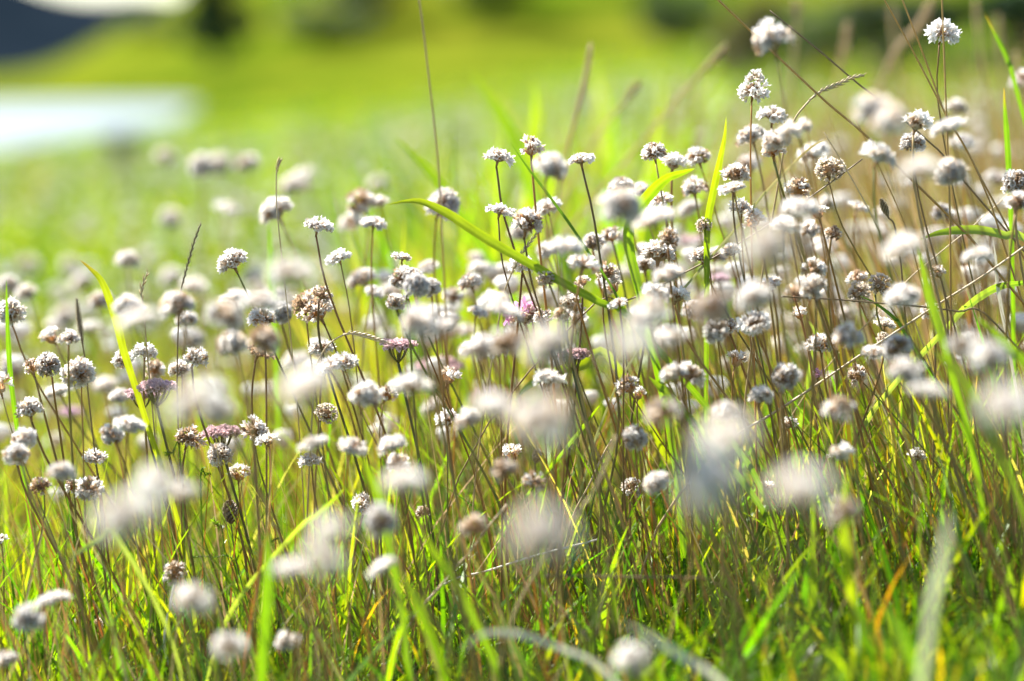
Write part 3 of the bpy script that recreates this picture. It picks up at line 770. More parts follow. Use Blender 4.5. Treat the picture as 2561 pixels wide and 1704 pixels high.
def make_flower(i, q):
    x, y, r, d, typ = q['x'], q['y'], q['r'], q['d'], q['typ']
    rr = np.random.RandomState(1000 + i)
    sharp = abs(d - FOCUS) < .085
    R = r * d / FPX * (.90 if d > 1.3 else .88)
    R = min(max(R, .004 if sharp else .0068), .0108)
    hp = Vector(pix(x, y, d))
    hp += Vector((0, rr.normal() * .012 if sharp else 0, 0))
    # foot of the stem
    g = float(gz(hp.x, hp.y))
    hh = hp.z - g
    if 'base' in q:
        bx, by = q['base']
        b3 = pix(bx, by, d)
        sl = (b3[0] - hp.x) / max(.01, hp.z - b3[2])
    else:
        sl = .20 + rr.normal() * .16 if x < 2000 else .28 + rr.normal() * .14
    ox = sl * hh; oy = rr.normal() * .05 * hh
    foot = Vector((hp.x + ox, hp.y + oy, 0)); foot.z = float(gz(foot.x, foot.y)) - .004
    tx, ty = q.get('tilt', (rr.normal() * .28, rr.normal() * .2 - .08))
    axis = Vector((tx - sl * .25, ty, 1)).normalized()
    o = empty('thrift_flower', foot, category='flower', group='dried thrift flowers in the meadow')
    q['obj'] = o; q['h'] = hh
    # stem
    zs = rr.uniform(.7, 1.05) if typ in ('flat', 'umbrella', 'star') else rr.uniform(.86, 1.12)
    sq = {'flat': .4, 'umbrella': .45, 'bare': .35}.get(typ, .8); rc = {'seed': .62, 'bare': .66, 'cup': .5, 'open': .5}.get(typ, .46)
    neck = hp - axis * R * zs * (rc * sq + .55)
    L = (neck - foot).length
    bend = q.get('bend', rr.normal() * .008)
    mid = foot.lerp(neck, .5) + Vector((bend, rr.normal() * .006, 0)) + Vector((0, 0, 0))
    p = spline([Vector((0, 0, 0)), foot.lerp(neck, .25) - foot + Vector((bend * .6 - sl * .02 * L, 0, 0)), mid - foot, foot.lerp(neck, .86) - foot + (((neck - foot).normalized() - axis) * L * .035) + Vector((bend * .3, 0, 0)), neck - foot], 15)
    sc = STEM_COLS[q.get('stemcol', 0)]
    c0 = sc[rr.randint(len(sc))]; c1 = sc[rr.randint(len(sc))]
    if q.get('stemcol', 0) == 0 and rr.uniform() < .25: c0 = (.12, .15, .03)
    w = rr.uniform(.0005, .00098) * {0: 1, 1: 1.15, 2: 2.0}[q.get('stemcol', 0)]
    b = MB(); b.add(*tube(p, np.linspace(w * 1.15, w * .85, 15), [lerp(c0, c1, t) for t in np.linspace(0, 1, 15)], 6))
    link('stem', b.mesh('stem', M['stem']), o)
    # head
    k = rr.randint(7)
    if d <= 1.26 and typ in ('dome', 'round'): typ = 'puff'
    core, lay, _ = head_variant(typ, k)
    h = link('head', core, o)
    h.location = hp - foot
    h.rotation_mode = 'QUATERNION'
    h.rotation_quaternion = rot_to(axis, rr.uniform(0, 6.28))
    sx = rr.uniform(.87, 1.13)
    h.scale = (R * sx, R / sx, R * zs)
    if sharp:
        for (pp, dd, ss, kind) in lay:
            fo = link('floret', FLO[kind][rr.randint(len(FLO[kind]))], h)
            fo.location = pp
            fo.rotation_mode = 'QUATERNION'
            fo.rotation_quaternion = rot_to(dd, rr.uniform(0, 6.28))
            s2 = ss * rr.uniform(.9, 1.1)
            fo.scale = (s2, s2, s2 * rr.uniform(.9, 1.1))
    else:
        link('floret_cluster', cluster_mesh(typ, k), h, kind='stuff')
for i, q in enumerate(FL): make_flower(i, q)

# ---- labels: hand-written ones are landmarks, the others are found from the nearest landmark
LOOK = {'round': 'round white', 'greyround': 'round grey', 'dome': 'domed white', 'flat': 'flat white', 'umbrella': 'drooping white', 'open': 'ragged brown-centred', 'dark': 'brown spiky', 'cup': 'small orange cupped', 'tiered': 'tiered white', 'seed': 'beige seedy', 'pinkbloom': 'small pink', 'star': 'star-like white', 'bare': 'bare brown'}
MARKS = [(1306, 797, 'bright pink bloom'), (1330, 378, 'cone-shaped centre head'), (1880, 222, 'two-tiered head'), (2369, 84, 'top right drooping head'), (2205, 717, 'pitted seed ball'), (2084, 427, 'speckled beige seed head'),
    (639, 890, 'bare brown disc'), (439, 1460, 'curled white stem'), (573, 664, 'nodding brown-white head'), (806, 739, 'sharp spiky brown head'), (1042, 712, 'tight grey trio'), (1521, 689, 'dark spiky centre head'), (1105, 514, 'head at the leaf bend'),
    (905, 515, 'brown-centred soft head'), (1660, 455, 'arching green leaf'), (1215, 600, 'broad slanting leaf'), (1795, 400, 'upright pointed blade'), (288, 797, 'yellow pointed leaf'), (556, 1086, 'pink yarrow strip'), (392, 972, 'flat pink yarrow'),
    (953, 1309, 'blue-grey soft head'), (1300, 1590, 'arched dead leaf'), (575, 1285, 'dark plantain head'), (470, 640, 'dark slim grass ear'), (200, 810, 'bristly brown ear'), (996, 867, 'dusty pink yarrow'), (1434, 893, 'brownish pink yarrow'),
    (1913, 628, 'huge soft centre-right head'), (2522, 1018, 'huge right-edge head'), (1782, 1213, 'huge lower right head'), (315, 1297, 'huge lower left head'), (1843, 909, 'orange glowing head'), (2430, 578, 'curving right-edge leaf'),
    (2360, 270, 'crossing golden straws'), (2095, 212, 'arched right grass ear'), (1774, 781, 'soft dark grey head'), (1355, 1352, 'faint bottom centre head'), (2124, 848, 'soft brown-stemmed dome'), (1452, 402, 'wavy-stemmed flat head'), (923, 842, 'arching pale grass ear'), (691, 430, 'tiny orange-tan seed tip'), (1583, 866, 'huge faint pale head'), (174, 1227, 'small brown lower-left head')]
def way(dx, dy):
    a = math.degrees(math.atan2(-dy, dx)) % 360
    return ['right of', 'above right of', 'above', 'above left of', 'left of', 'below left of', 'below', 'below right of'][int((a + 22.5) // 45) % 8]
from collections import defaultdict
seen = defaultdict(list)
for q in FL:
    if 'label' in q:
        q['obj']['label'] = q['label']; continue
    fo = 'sharp' if abs(q['d'] - FOCUS) < .085 else ('soft' if 1.25 < q['d'] < 2.05 else ('very soft near' if q['d'] <= 1.25 else 'faint far'))
    a = min(MARKS, key=lambda m: math.hypot(m[0] - q['x'], m[1] - q['y']))
    key = (fo, LOOK[q['typ']], way(q['x'] - a[0], q['y'] - a[1]), a[2])
    seen[key].append((math.hypot(a[0] - q['x'], a[1] - q['y']), q))
for (fo, lk, wy, an), lst in seen.items():
    lst.sort(key=lambda t: t[0])
    for k, (_, q) in enumerate(lst):
        pre = '' if len(lst) == 1 else ['nearest ', 'second nearest ', 'third nearest ', 'fourth nearest '][k]
        q['obj']['label'] = f"{pre}{fo} {lk} thrift {wy} the {an}"
for q in FL:
    if len(q['obj']['label'].replace('-', ' ').split()) > 16: print('LONG', q['obj']['label'])

# ------------------------------------------------------------------ yarrow, pink and dried (flat clusters of small buds)
def yarrow(x, y, wpx, d, label, n=26, col=DUST, seed=0):
    r = np.random.RandomState(seed)
    R = wpx * d / FPX
    hp = Vector(pix(x, y, d))
    g = float(gz(hp.x, hp.y))
    foot = Vector((hp.x + .03, hp.y, 0)); foot.z = float(gz(foot.x, foot.y)) - .004
    o = empty('yarrow_flower', foot, label=label, category='flower', group='pink yarrow clusters')
    fork = hp - foot - Vector((0, 0, R * 1.1))
    b = MB(); b.add(*tube(spline([Vector((0, 0, 0)), fork * .5 + Vector((.006, 0, 0)), fork], 10), .001, (.10, .10, .035), 6))
    link('stem', b.mesh('stem', M['stem']), o)
    pb = MB()
    spots = []
    for k in range(n):
        a = k * 2.4; rad = math.sqrt((k + .5) / n) * R
        spots.append(Vector((rad * math.cos(a), rad * math.sin(a) * .7, R * .14 * (1 - (rad / R) ** 2) + r.normal() * R * .09)))
    for s in spots[::2]:
        pb.add(*tube(spline([fork, fork + (s + Vector((0, 0, R * 1.1))) * .5 + Vector((s.x * .1, s.y * .1, -R * .1)), hp - foot + s], 5), .00045, (.16, .14, .05), 4))
    link('branches', pb.mesh('branches', M['stem']), o)
    for s in spots:
        bm = MB()
        for dd in fib(7, 1.6, r):
            v, f, c = floret_geo(r, .0034, .0018, lerp(col, (.75, .6, .6), r.uniform(0, .6)), (.3, .2, .14), 6, 3, 2, .15)
            m3 = rot_to(dd, 0).to_matrix()
            bm.add([m3 @ Vector(q) for q in v], f, c)
        fo = link('floret', bm.mesh('floret', M['petal']), o)
        fo.location = hp - foot + s
yarrow(392, 972, 42, S, 'sharp flat pink yarrow cluster behind the very large soft head', 30, seed=1)
yarrow(355, 990, 34, S + .03, 'pale half-hidden yarrow cluster left of the flat pink one', 22, (.7, .58, .58), seed=2)
yarrow(556, 1086, 40, S, 'narrow sharp strip of pink yarrow right of the brown grey head', 26, seed=3)
yarrow(996, 867, 38, S, 'dusty pink yarrow cluster at the end of the arching grass ear', 24, seed=4)
yarrow(1105, 920, 58, 1.85, 'wide blurred pale pink yarrow cluster at centre left', 34, seed=5)
yarrow(1434, 893, 33, S, 'sharp brownish pink yarrow cluster behind the yellow-green leaf', 24, (.50, .36, .34), seed=6)
yarrow(175, 1034, 26, 2.05, 'blurred lilac-pink bloom under the heads at left', 18, (.72, .55, .70), seed=7)
yarrow(1218, 985, 20, 2.0, 'faint pink blurred bloom low at centre', 14, (.72, .56, .68), seed=8)
yarrow(1737, 605, 34, 2.0, 'faint dusty pink blurred cluster behind the upright pointed blade', 20, (.70, .58, .56), seed=9)
yarrow(1800, 700, 16, 1.8, 'tiny lilac blurred bloom right of the upright pointed blade base', 10, (.72, .62, .68), seed=10)

# ------------------------------------------------------------------ single grass blades and stalks
def to_ground(pts3, extra_lean=None):
    """carry the last visible point on along its own direction down to the soil"""
    a = np.array(pts3[-2]); b = np.array(pts3[-1])
    g = float(gz(b[0], b[1]))
    drop = b[2] - g
    if drop <= .003: return pts3
    dirv = b - a
    sl = dirv[0] / max(1e-4, abs(dirv[2])) if dirv[2] < 0 else np.sign(dirv[0]) * .6
    sl = float(np.clip(sl, -.9, .9))
    m = b + np.array([sl * drop * .4, 0, -drop * .45])
    e = b + np.array([sl * drop * .6, 0, -drop])
    e[2] = float(gz(e[0], e[1])) - .005
    return list(pts3) + [m, e]

def path3(pts, d, d2=None):
    n = len(pts)
    d2 = d if d2 is None else d2
    return [pix(p[0], p[1], d + (d2 - d) * i / max(1, n - 1)) for i, p in enumerate(pts)]

def blade(pts, wpx, d, label, cols=((.13, .24, .012), (.13, .24, .012)), d2=None, face=.5, ground=True, m='grass', name='grass_plant', tip=1.4, root=.5):
    """one leaf: V-folded ribbon from tip (first point) to base"""
    P = path3(pts, d, d2)
    nv = len(P)
    if ground: P = to_ground(P)
    n = 30
    S3 = spline(P, n)
    v = []; f = []; c = []
    w = wpx * d / FPX
    foot = Vector(S3[-1])
    view = Vector((0, -1, .12)).normalized()
    for i in range(n):
        t = i / (n - 1)
        tg = Vector(S3[min(i + 1, n - 1)] - S3[max(i - 1, 0)]).normalized()
        s1 = tg.cross(view).normalized()
        nrm = s1.cross(tg).normalized()
        sd = (s1 * math.cos(face * (1 - t * .6)) + nrm * math.sin(face * (1 - t * .6))).normalized()
        n2 = sd.cross(tg).normalized()
        ww = w * min(1, (t * 3.2 + .01) ** .8) * (1 - max(0, t - .45) / .55 * (1 - root))
        p = Vector(S3[i]) - foot
        wob = 1 + .05 * math.sin(i * 1.7)
        v += [p - sd * ww * .5 * wob + n2 * ww * .13, p - sd * ww * .25 + n2 * ww * .05, p, p + sd * ww * .25 + n2 * ww * .05, p + sd * ww * .5 + n2 * ww * .13]
        cc = lerp(cols[0], cols[1], t) if cols[0] != OR else (lerp(OR, cols[1], min(1, t * 5)))
        jj = 1 + .12 * math.sin(i * 2.3)
        c += [lerp(cc, (.4, .36, .03), .15 * jj), tuple(q * .82 * jj for q in cc), lerp(cc, (.3, .34, .05), .3), tuple(q * .9 for q in cc), lerp(cc, (.4, .36, .03), .2)]
    for i in range(n - 1):
        f += [(i * 5 + k, i * 5 + k + 1, i * 5 + k + 6, i * 5 + k + 5) for k in range(4)]
    b = MB(); b.add(v, f, c)
    o = empty(name, foot, label=label, category='grass', group='single grass plants')
    link('blade', b.mesh('blade', M[m]), o)
    sb = MB(); sb.add(*tube([Vector((0, 0, -.004)), Vector((0, 0, .006)), v[-8] * .5 + v[-13] * .5], [w * .22, w * .2, w * .12], cols[1], 6))
    link('sheath', sb.mesh('sheath', M[m]), o)
    return o

G1 = (.10, .22, .006); G2 = (.18, .27, .007); GY = (.28, .31, .008); GD = (.05, .14, .010); OR = (.42, .2, .03); PALE = (.78, .75, .66); GP = (.30, .36, .16)
blade([(968, 513), (1018, 504), (1063, 508), (1127, 540), (1215, 598), (1299, 646), (1397, 702), (1507, 761), (1583, 804)], 25, S - .04, 'broad bright green leaf slanting across the centre', (GY, G1), face=.35)
blade([(1738, 422), (1710, 431), (1665, 447), (1620, 490), (1580, 548), (1570, 600), (1588, 690), (1606, 765)], 31, S - .03, 'broad green leaf rising then arching right, right of centre', (G2, G1), face=.5)
blade([(1816, 292), (1812, 340), (1800, 400), (1785, 470), (1770, 548), (1767, 620), (1767, 728)], 20, S, 'upright pointed green and yellow blade under the tiered head', (GY, G1))
blade([(2300, 600), (2340, 586), (2390, 578), (2449, 577), (2510, 590), (2590, 625)], 25, S, 'long green leaf curving over horizontally near the right edge', (G2, GP))
blade([(200, 651), (228, 675), (257, 710), (288, 797), (310, 881), (336, 961), (365, 1053)], 20, S, 'yellow pointed leaf with orange tip at left', (OR, GY))
blade([(1284, 1006), (1324, 965), (1397, 930), (1460, 915), (1526, 896)], 27, 1.66, 'short yellow-green leaf lying left of the brownish pink cluster', (G2, GY))
blade([(1507, 1005), (1475, 1045), (1445, 1085), (1412, 1126)], 11, S, 'short thin bright green blade pointing up right, low centre', (G2, G1))
blade([(1622, 942), (1650, 970), (1690, 1008)], 22, 1.55, 'short green leaf end pointing up left, right of low centre', (G2, G1))
blade([(978, 338), (1032, 388), (1075, 435), (1110, 476), (1140, 520)], 26, 1.95, 'blurred green leaf behind the tall brown stalk', (G2, G1))
blade([(1180, 180), (1215, 236), (1250, 290), (1282, 350), (1310, 430)], 34, 2.25, 'blurred bright green leaf rising left above the cone-shaped head', (G2, G1))
blade([(1335, 200), (1340, 260), (1338, 330), (1330, 400)], 32, 2.3, 'blurred upright yellow-green leaf behind the cone-shaped head', (G2, GY))
blade([(1275, 354), (1300, 392), (1328, 431), (1380, 500), (1430, 569), (1470, 629), (1500, 672), (1565, 779)], 8, S - .01, 'thin dark green blade crossing the broad slanting leaf', (GD, GD))
blade([(2464, 36), (2490, 90), (2520, 155), (2540, 220)], 14, 1.75, 'soft green blade near the top right corner', (OR, G1))
blade([(2511, 219), (2512, 270), (2517, 340), (2522, 430), (2528, 560)], 17, 1.66, 'upright green blade with orange tip at the right edge', (OR, G1))
blade([(2290, 610), (2305, 665), (2321, 735), (2343, 810), (2370, 900)], 25, 1.45, 'bright green blurred leaf beside the pitted seed ball', (G2, G1))
blade([(2330, 870), (2362, 905), (2400, 940), (2440, 1016), (2480, 1100)], 28, 1.38, 'bright green blurred leaf low at right', (G2, G1))
blade([(2600, 690), (2561, 706), (2500, 716), (2453, 740), (2415, 770), (2383, 803)], 21, S, 'dark green leaf turning pale, bending in from the right edge', (GD, GP))
blade([(2440, 790), (2480, 830), (2530, 880), (2580, 930)], 27, 1.42, 'bright green blurred leaf slanting to the right edge', (G2, G1))
blade([(668, 1330), (670, 1400), (668, 1480), (662, 1580), (655, 1690)], 30, 1.36, 'blurred upright bright green leaf at bottom left', (G1, G1))
blade([(278, 1530), (272, 1580), (262, 1650), (250, 1704)], 16, 1.5, 'upright bright green blade in the bottom left corner', (G2, G1))
blade([(16, 700), (18, 800), (25, 930), (38, 1040)], 13, 1.63, 'thin green blade at the left edge', (G1, G1))
blade([(672, 560), (676, 620), (680, 720)], 13, 1.9, 'soft upright green blade behind the big grey-bellied head', (G1, G1))
blade([(2020, 800), (2040, 840), (2030, 900)], 15, 1.7, 'soft green leaf behind the low right domed heads', (GP, G1))
blade([(2150, 740), (2190, 760), (2240, 800), (2260, 830)], 10, S, 'short dark green blade under the pitted seed ball', (GD, G1))
blade([(905, 1140), (925, 1190), (950, 1250), (960, 1300)], 26, 1.4, 'blurred green leaf above the blue-grey head', (G2, G1))
blade([(1150, 1630), (1200, 1590), (1240, 1583), (1300, 1588), (1350, 1602), (1420, 1630), (1500, 1668)], 17, 1.28, 'pale blurred dead leaf arching near the bottom centre', (PALE, PALE), m='deadleaf')
blade([(1560, 1560), (1620, 1590), (1700, 1640), (1790, 1696)], 19, 1.22, 'pale blurred dead leaf slanting at the bottom, right of the arched one', (PALE, PALE), m='deadleaf')
blade([(2370, 1270), (2365, 1340), (2350, 1420), (2330, 1500), (2318, 1600)], 28, 1.1, 'pale grey-green blurred dead leaf standing at lower right', ((.45, .48, .42), (.42, .46, .3)), m='deadleaf')
blade([(2484, 600), (2490, 650), (2493, 706), (2505, 780), (2522, 867)], 11, S, 'white dead stalk standing at the right edge', ((.7, .68, .62), (.6, .56, .46)), m='straw')
blade([(1876, 529), (1915, 482), (1956, 438), (2029, 368), (2084, 341)][::-1], 9, S, 'thin pale arching dead leaf through the right cluster', ((.45, .36, .2), GP), m='straw')
blade([(165, 1410), (200, 1380), (250, 1352), (290, 1345)], 14, 1.45, 'pale blurred bent leaf, lower left', (GP, GP))
blade([(740, 1330), (790, 1290), (830, 1255), (868, 1215)][::-1], 14, 1.5, 'yellowish blurred leaf slanting up right, low left of centre', (G2, GP))
blade([(1060, 1330), (1090, 1390), (1130, 1440), (1160, 1500)], 24, 1.36, 'blurred bright green leaf in the bottom centre grass', (G2, G1))
blade([(1000, 1430), (1030, 1480), (1050, 1530)], 24, 1.36, 'blurred bright green leaf below the white capped head', (G2, G1))
blade([(2120, 1180), (2110, 1260), (2112, 1340), (2120, 1420)], 30, 1.34, 'blurred yellow-green leaf in the lower right grass', (G2, GY))
blade([(2200, 1500), (2240, 1560), (2275, 1640)], 30, 1.22, 'blurred green leaf near the bottom right', (G1, G1))

def ear_geo(path, r, w, col, n, dense=False):
    """overlapping spikelets along a path; dense = bristly cylinder all round"""
    b = MB()
    P = spline(path, n + 1)
    for i in range(n):
        p = Vector(P[i]); t = Vector(P[min(i + 1, n)] - P[max(i - 1, 0)]).normalized()
        u = t.cross(Vector((0, 1, 0))).normalized(); v = t.cross(u)
        k = math.sin(math.pi * min(1, max(.06, (i + .6) / n))) ** .5
        for j in range(6 if dense else 1):
            an = (i * 2.4 + j * 1.05) if dense else (0 if i % 2 else math.pi)
            side = u * math.cos(an) + v * math.sin(an)
            L = w * (.42 if dense else 2.6) * k
            dirv = (-t * (.8 if dense else 1.) + side * (1.0 if dense else .30) + Vector((0, r.normal() * .2, 0))).normalized()
            a = p + side * w * (.26 * k if dense else .12); e = a + dirv * L
            m = a.lerp(e, .45) + side * w * .08
            c0 = lerp(col, (.6, .5, .32), r.uniform(0, .5))
            th = w * (.11 if dense else .26)
            b.add(*tube([a, m, e], [th * .6, th * k, th * .15], [col, c0, c0], 4))
    if dense:
        b.add(*tube(P, [w * .3 * math.sin(math.pi * min(1, max(.08, i / n))) ** .5 for i in range(n + 1)], lerp(col, BROWN, .5), 6))
    return b

def stalk(pts, wpx, d, label, col=((.30, .18, .05), (.22, .15, .06)), ear=None, d2=None, ground=True, earw=None, earcol=None, name='grass_stalk', spn=22, dense=False):
    """thin stalk from tip (first) to base; ear = number of leading points covered by the seed ear"""
    P = path3(pts, d, d2)
    full = to_ground(P) if ground else P
    foot = np.array(full[-1])
    r = np.random.RandomState(int(pts[0][0]))
    w = wpx * d / FPX * .41
    S3 = spline(full, 34) - foot
    b = MB(); b.add(*tube(S3, np.linspace(w * .8, w * 1.1, 34), [lerp(col[0], col[1], t) for t in np.linspace(0, 1, 34)], 6))
    me = b.mesh('stem', M['deadleaf' if d > 1.9 else 'straw'])
    if not ear:
        o = link(name, me, label=label, category='grass', group='tall grass stalks')
        o.location = foot
        return o
    o = empty(name, foot, label=label, category='grass', group='tall grass stalks')
    link('stem', me, o)
    eb = ear_geo(np.array(P[:ear]) - foot, r, (earw or 8) * d / FPX, earcol or (.36, .27, .15), spn, dense)
    link('ear', eb.mesh('ear', M['deadleaf' if d > 1.9 else 'straw']), o)
    return o

GOLD = ((.44, .27, .07), (.36, .22, .07)); DK = ((.16, .11, .06), (.27, .18, .08)); TN = ((.54, .43, .26), (.42, .32, .16)); RB = ((.3, .13, .04), (.26, .13, .05))
stalk([(1760, -35), (1796, 0), (1942, 139), (2066, 255), (2153, 328), (2256, 427), (2394, 562), (2470, 650)], 8, S, 'long golden straw slanting from the top edge across upper right', GOLD)
stalk([(1925, 27), (2040, 120), (2139, 204), (2201, 252), (2320, 352), (2400, 440)], 6, S + .02, 'dark thin straw with cut tip slanting beside the golden one', DK)
stalk([(2190, -40), (2212, 0), (2281, 124), (2369, 292), (2420, 380), (2465, 480), (2500, 580)], 6, S, 'golden straw crossing the upright one near the top right', GOLD)
stalk([(2245, -35), (2257, 0), (2303, 120), (2350, 248), (2372, 300), (2440, 420)], 6, S + .02, 'golden straw right of and joining its parallel neighbour', GOLD)
stalk([(2355, -40), (2356, 0), (2363, 182), (2371, 398), (2376, 560)], 6, S - .03, 'upright thin golden straw passing before the highest head', GOLD)
stalk([(2161, 188), (2128, 196), (2095, 212), (2068, 222), (2040, 237), (2010, 268), (1989, 296), (1965, 350), (1950, 440)], 6, S, 'arched grass ear bending right above the right cluster', TN, ear=6, earw=8)
stalk([(2157, 398), (2080, 455), (2011, 504), (1927, 560), (1815, 628), (1701, 688), (1653, 713), (1560, 755), (1470, 775)], 5, S + .01, 'long thin brown straw bending low from right cluster to centre', DK)
stalk([(1046, -40), (1049, 0), (1056, 55), (1063, 109), (1072, 190), (1084, 292), (1093, 380), (1100, 471), (1106, 600)], 6, 1.72, 'tall brown stalk with knots rising past the top edge', ((.46, .32, .15), (.36, .22, .08)), ear=4, earw=4, spn=5)
stalk([(1478, 113), (1468, 180), (1452, 248), (1436, 310), (1419, 376), (1400, 470)], 13, 1.98, 'pale blurred grass ear leaning right behind the centre', TN, ear=4, earw=10, earcol=(.62, .45, .32))
stalk([(1596, 212), (1560, 255), (1507, 321), (1470, 390)], 10, 2.15, 'pale blurred grass ear, short, right of the longer one', TN, ear=2, earw=11, earcol=(.58, .42, .25))
stalk([(1814, 117), (1770, 165), (1719, 219), (1660, 290)], 10, 2.1, 'pale blurred grass ear slanting left of the tiered head', TN, ear=3, earw=10, earcol=(.58, .5, .25))
stalk([(502, 560), (487, 600), (474, 645), (462, 690), (452, 732), (446, 815), (443, 943), (445, 1040)], 5, S, 'dark slim grass ear standing at left above a soft white head', DK, ear=5, earw=6, earcol=(.16, .12, .09))
stalk([(192, 748), (196, 790), (202, 830), (208, 870), (213, 905), (222, 1000)], 5, S, 'upright brown bristly grass ear at left', DK, ear=4, earw=15, earcol=(.36, .27, .16), spn=26, dense=True)
stalk([(369, 680), (356, 715), (354, 740), (359, 768), (366, 860)], 5, S, 'small pale orange grass seed spray beside the yellow leaf', TN, ear=4, earw=8, earcol=(.5, .33, .15), spn=9)
stalk([(974, 859), (950, 851), (923, 842), (898, 836), (872, 834), (845, 845), (821, 863), (800, 895), (788, 930), (784, 990)], 5, S - .02, 'pale grass ear arching over to the dusty pink cluster', TN, ear=6, earw=8, earcol=(.56, .47, .36))
stalk([(1358, 566), (1330, 600), (1306, 633), (1287, 668), (1273, 699), (1258, 740), (1248, 800)], 5, S - .02, 'grey-tan grass ear leaning behind the drooping white head', TN, ear=5, earw=7, earcol=(.4, .33, .24))
stalk([(2600, 590), (2561, 618), (2460, 690), (2347, 761), (2248, 826), (2150, 890), (2066, 947), (1990, 998), (1916, 1045), (1816, 1112)], 8, S - .02, 'long pale straw lying diagonally from right edge to lower centre', TN)
stalk([(1953, 742), (2070, 748), (2183, 757), (2290, 766), (2394, 779), (2480, 800)], 6, S - .03, 'brown straw lying level behind the pitted seed ball', DK)
stalk([(2203, 498), (2212, 520), (2222, 545), (2236, 562), (2250, 640), (2258, 720)], 6, S, 'olive bristly grass ear leaning at right, above the speckled seed ball', DK, ear=3, earw=17, earcol=(.26, .2, .1), spn=18, dense=True)
stalk([(1494, 1350), (1410, 1372), (1326, 1394), (1220, 1428), (1110, 1463)], 7, S - .03, 'white twig lying in the grass at bottom centre', ((.7, .68, .62), (.5, .45, .38)))
stalk([(1530, 1100), (1509, 1137), (1475, 1210), (1436, 1284), (1420, 1340)], 7, S, 'pale straw leaning in the bottom centre grass', TN)
stalk([(1985, 740), (2005, 800), (2018, 860), (2029, 925), (2040, 1034), (2048, 1120)], 7, S, 'reddish-brown stalk curving down at lower right', RB)
stalk([(1362, 1441), (1480, 1442), (1600, 1444), (1715, 1446), (1790, 1460)], 8, 1.45, 'dark blurred stem lying level at bottom centre', DK)
stalk([(1268, 1262), (1220, 1320), (1180, 1375), (1128, 1436)], 8, 1.5, 'pale blurred straw slanting down left, bottom centre', TN)
stalk([(575, 1255), (576, 1285), (578, 1312), (590, 1400), (610, 1480)], 5, S, 'dark oval plantain seed head on green stem, lower left', ((.12, .15, .04), (.1, .14, .03)), ear=3, earw=34, earcol=(.15, .09, .05), spn=16, dense=True, name='plantain_stalk')
stalk([(1345, 1125), (1342, 1145), (1338, 1160), (1342, 1260)], 5, S, 'small grey plantain seed head low at centre', DK, ear=3, earw=22, earcol=(.3, .25, .18), spn=12, dense=True, name='plantain_stalk')
stalk([(700, 400), (694, 418), (691, 440), (692, 520), (700, 600)], 4, S, 'tiny orange-tan seed tip on a thread stem, upper left', TN, ear=3, earw=7, earcol=(.5, .33, .15), spn=9)
stalk([(1450, 1280), (1475, 1245), (1500, 1200), (1520, 1150), (1540, 1090)][::-1], 9, 1.4, 'blurred tan straw leaning right, bottom centre', TN)
stalk([(2330, 0), (2300, 60), (2240, 130), (2200, 220), (2170, 330)], 14, 2.3, 'pale blurred feathery grass ear behind the crossing straws', TN, ear=4, earw=13, earcol=(.62, .47, .3))
stalk([(2120, 60), (2110, 130), (2085, 220), (2060, 330)], 10, 2.4, 'pale blurred grass ear left of the feathery one', TN, ear=3, earw=11, earcol=(.58, .44, .28))
stalk([(1995, 10), (1992, 60), (1985, 140), (1975, 260)], 10, 2.4, 'pale blurred upright grass ear right of the soft dark-bellied head', TN, ear=2, earw=11, earcol=(.58, .44, .28))
stalk([(2060, 330), (2120, 430), (2180, 540), (2230, 660)], 4, S, 'thin tan straw running down right from the arched ear', TN)
stalk([(2540, 470), (2440, 560), (2330, 650), (2230, 745)], 4, S + .03, 'thin tan straw leaning left from the right-edge round head', TN)
stalk([(2140, 300), (2200, 420), (2262, 560), (2300, 690)], 4, S + .02, 'thin golden straw behind the soft grey-bellied heads', GOLD)
for k, (a, c) in enumerate([((2440, 0), 2.3), ((2495, 40), 2.5), ((2230, 20), 2.6), ((2540, 130), 2.2)]):
    stalk([a, (a[0] + 10, a[1] + 120), (a[0] + 25, a[1] + 260), (a[0] + 40, a[1] + 420)], 9, c, ['faint pale blurred straw near the top right, left of the dark tree', 'faint pale blurred straw before the almost black tree', 'faint pale blurred straw between the golden straws', 'faint pale blurred straw at the right edge'][k], TN, ear=2, earw=8, earcol=(.58, .5, .28))

def tuft(px, py, d, n, label, seed, hpx=(120, 260), cols=(G2, GY, G1, G1)):
    r = np.random.RandomState(seed)
    p = pix(px, py, d)
    foot = Vector((p[0], p[1], float(gz(p[0], p[1])) - .004))
    o = empty('grass_tuft', foot, label=label, category='grass', group='leafy grass tufts')
    for k in range(n):
        hgt = r.uniform(*hpx) * d / FPX; ln = r.normal() * .45
        az = r.uniform(0, 6.28); sp = Vector((ln, math.sin(az) * .3, 0))
        w = r.uniform(9, 18) * d / FPX
        root = Vector((r.normal() * .006, r.normal() * .006, 0))
        col = cols[r.randint(len(cols))]
        v = []; f = []; c = []
        for i in range(13):
            t = i / 12
            q = root + Vector((0, 0, hgt * (t - .25 * t * t * abs(ln)))) + sp * hgt * t ** 1.6
            sd = Vector((math.cos(az), math.sin(az) * .6, -ln * math.cos(az))).normalized() * w * .5 * (1 - t ** 2.2) * (.55 + .45 * min(1, 2.5 * t))
            up = Vector((0, -1, 0)) * w * .12 * (1 - t)
            v += [q - sd + up, q, q + sd + up]
            c += [lerp(col, OR if k % 7 == 0 else col, t * t)] * 3
        for i in range(12):
            f += [(i * 3, i * 3 + 1, i * 3 + 4, i * 3 + 3), (i * 3 + 1, i * 3 + 2, i * 3 + 5, i * 3 + 4)]
        b = MB(); b.add(v, f, c)
        link('blade', b.mesh('blade', M['grass']), o)
tuft(385, 1250, S, 14, 'yellow-green leafy tuft below the flat pink yarrow', 3, (170, 330))
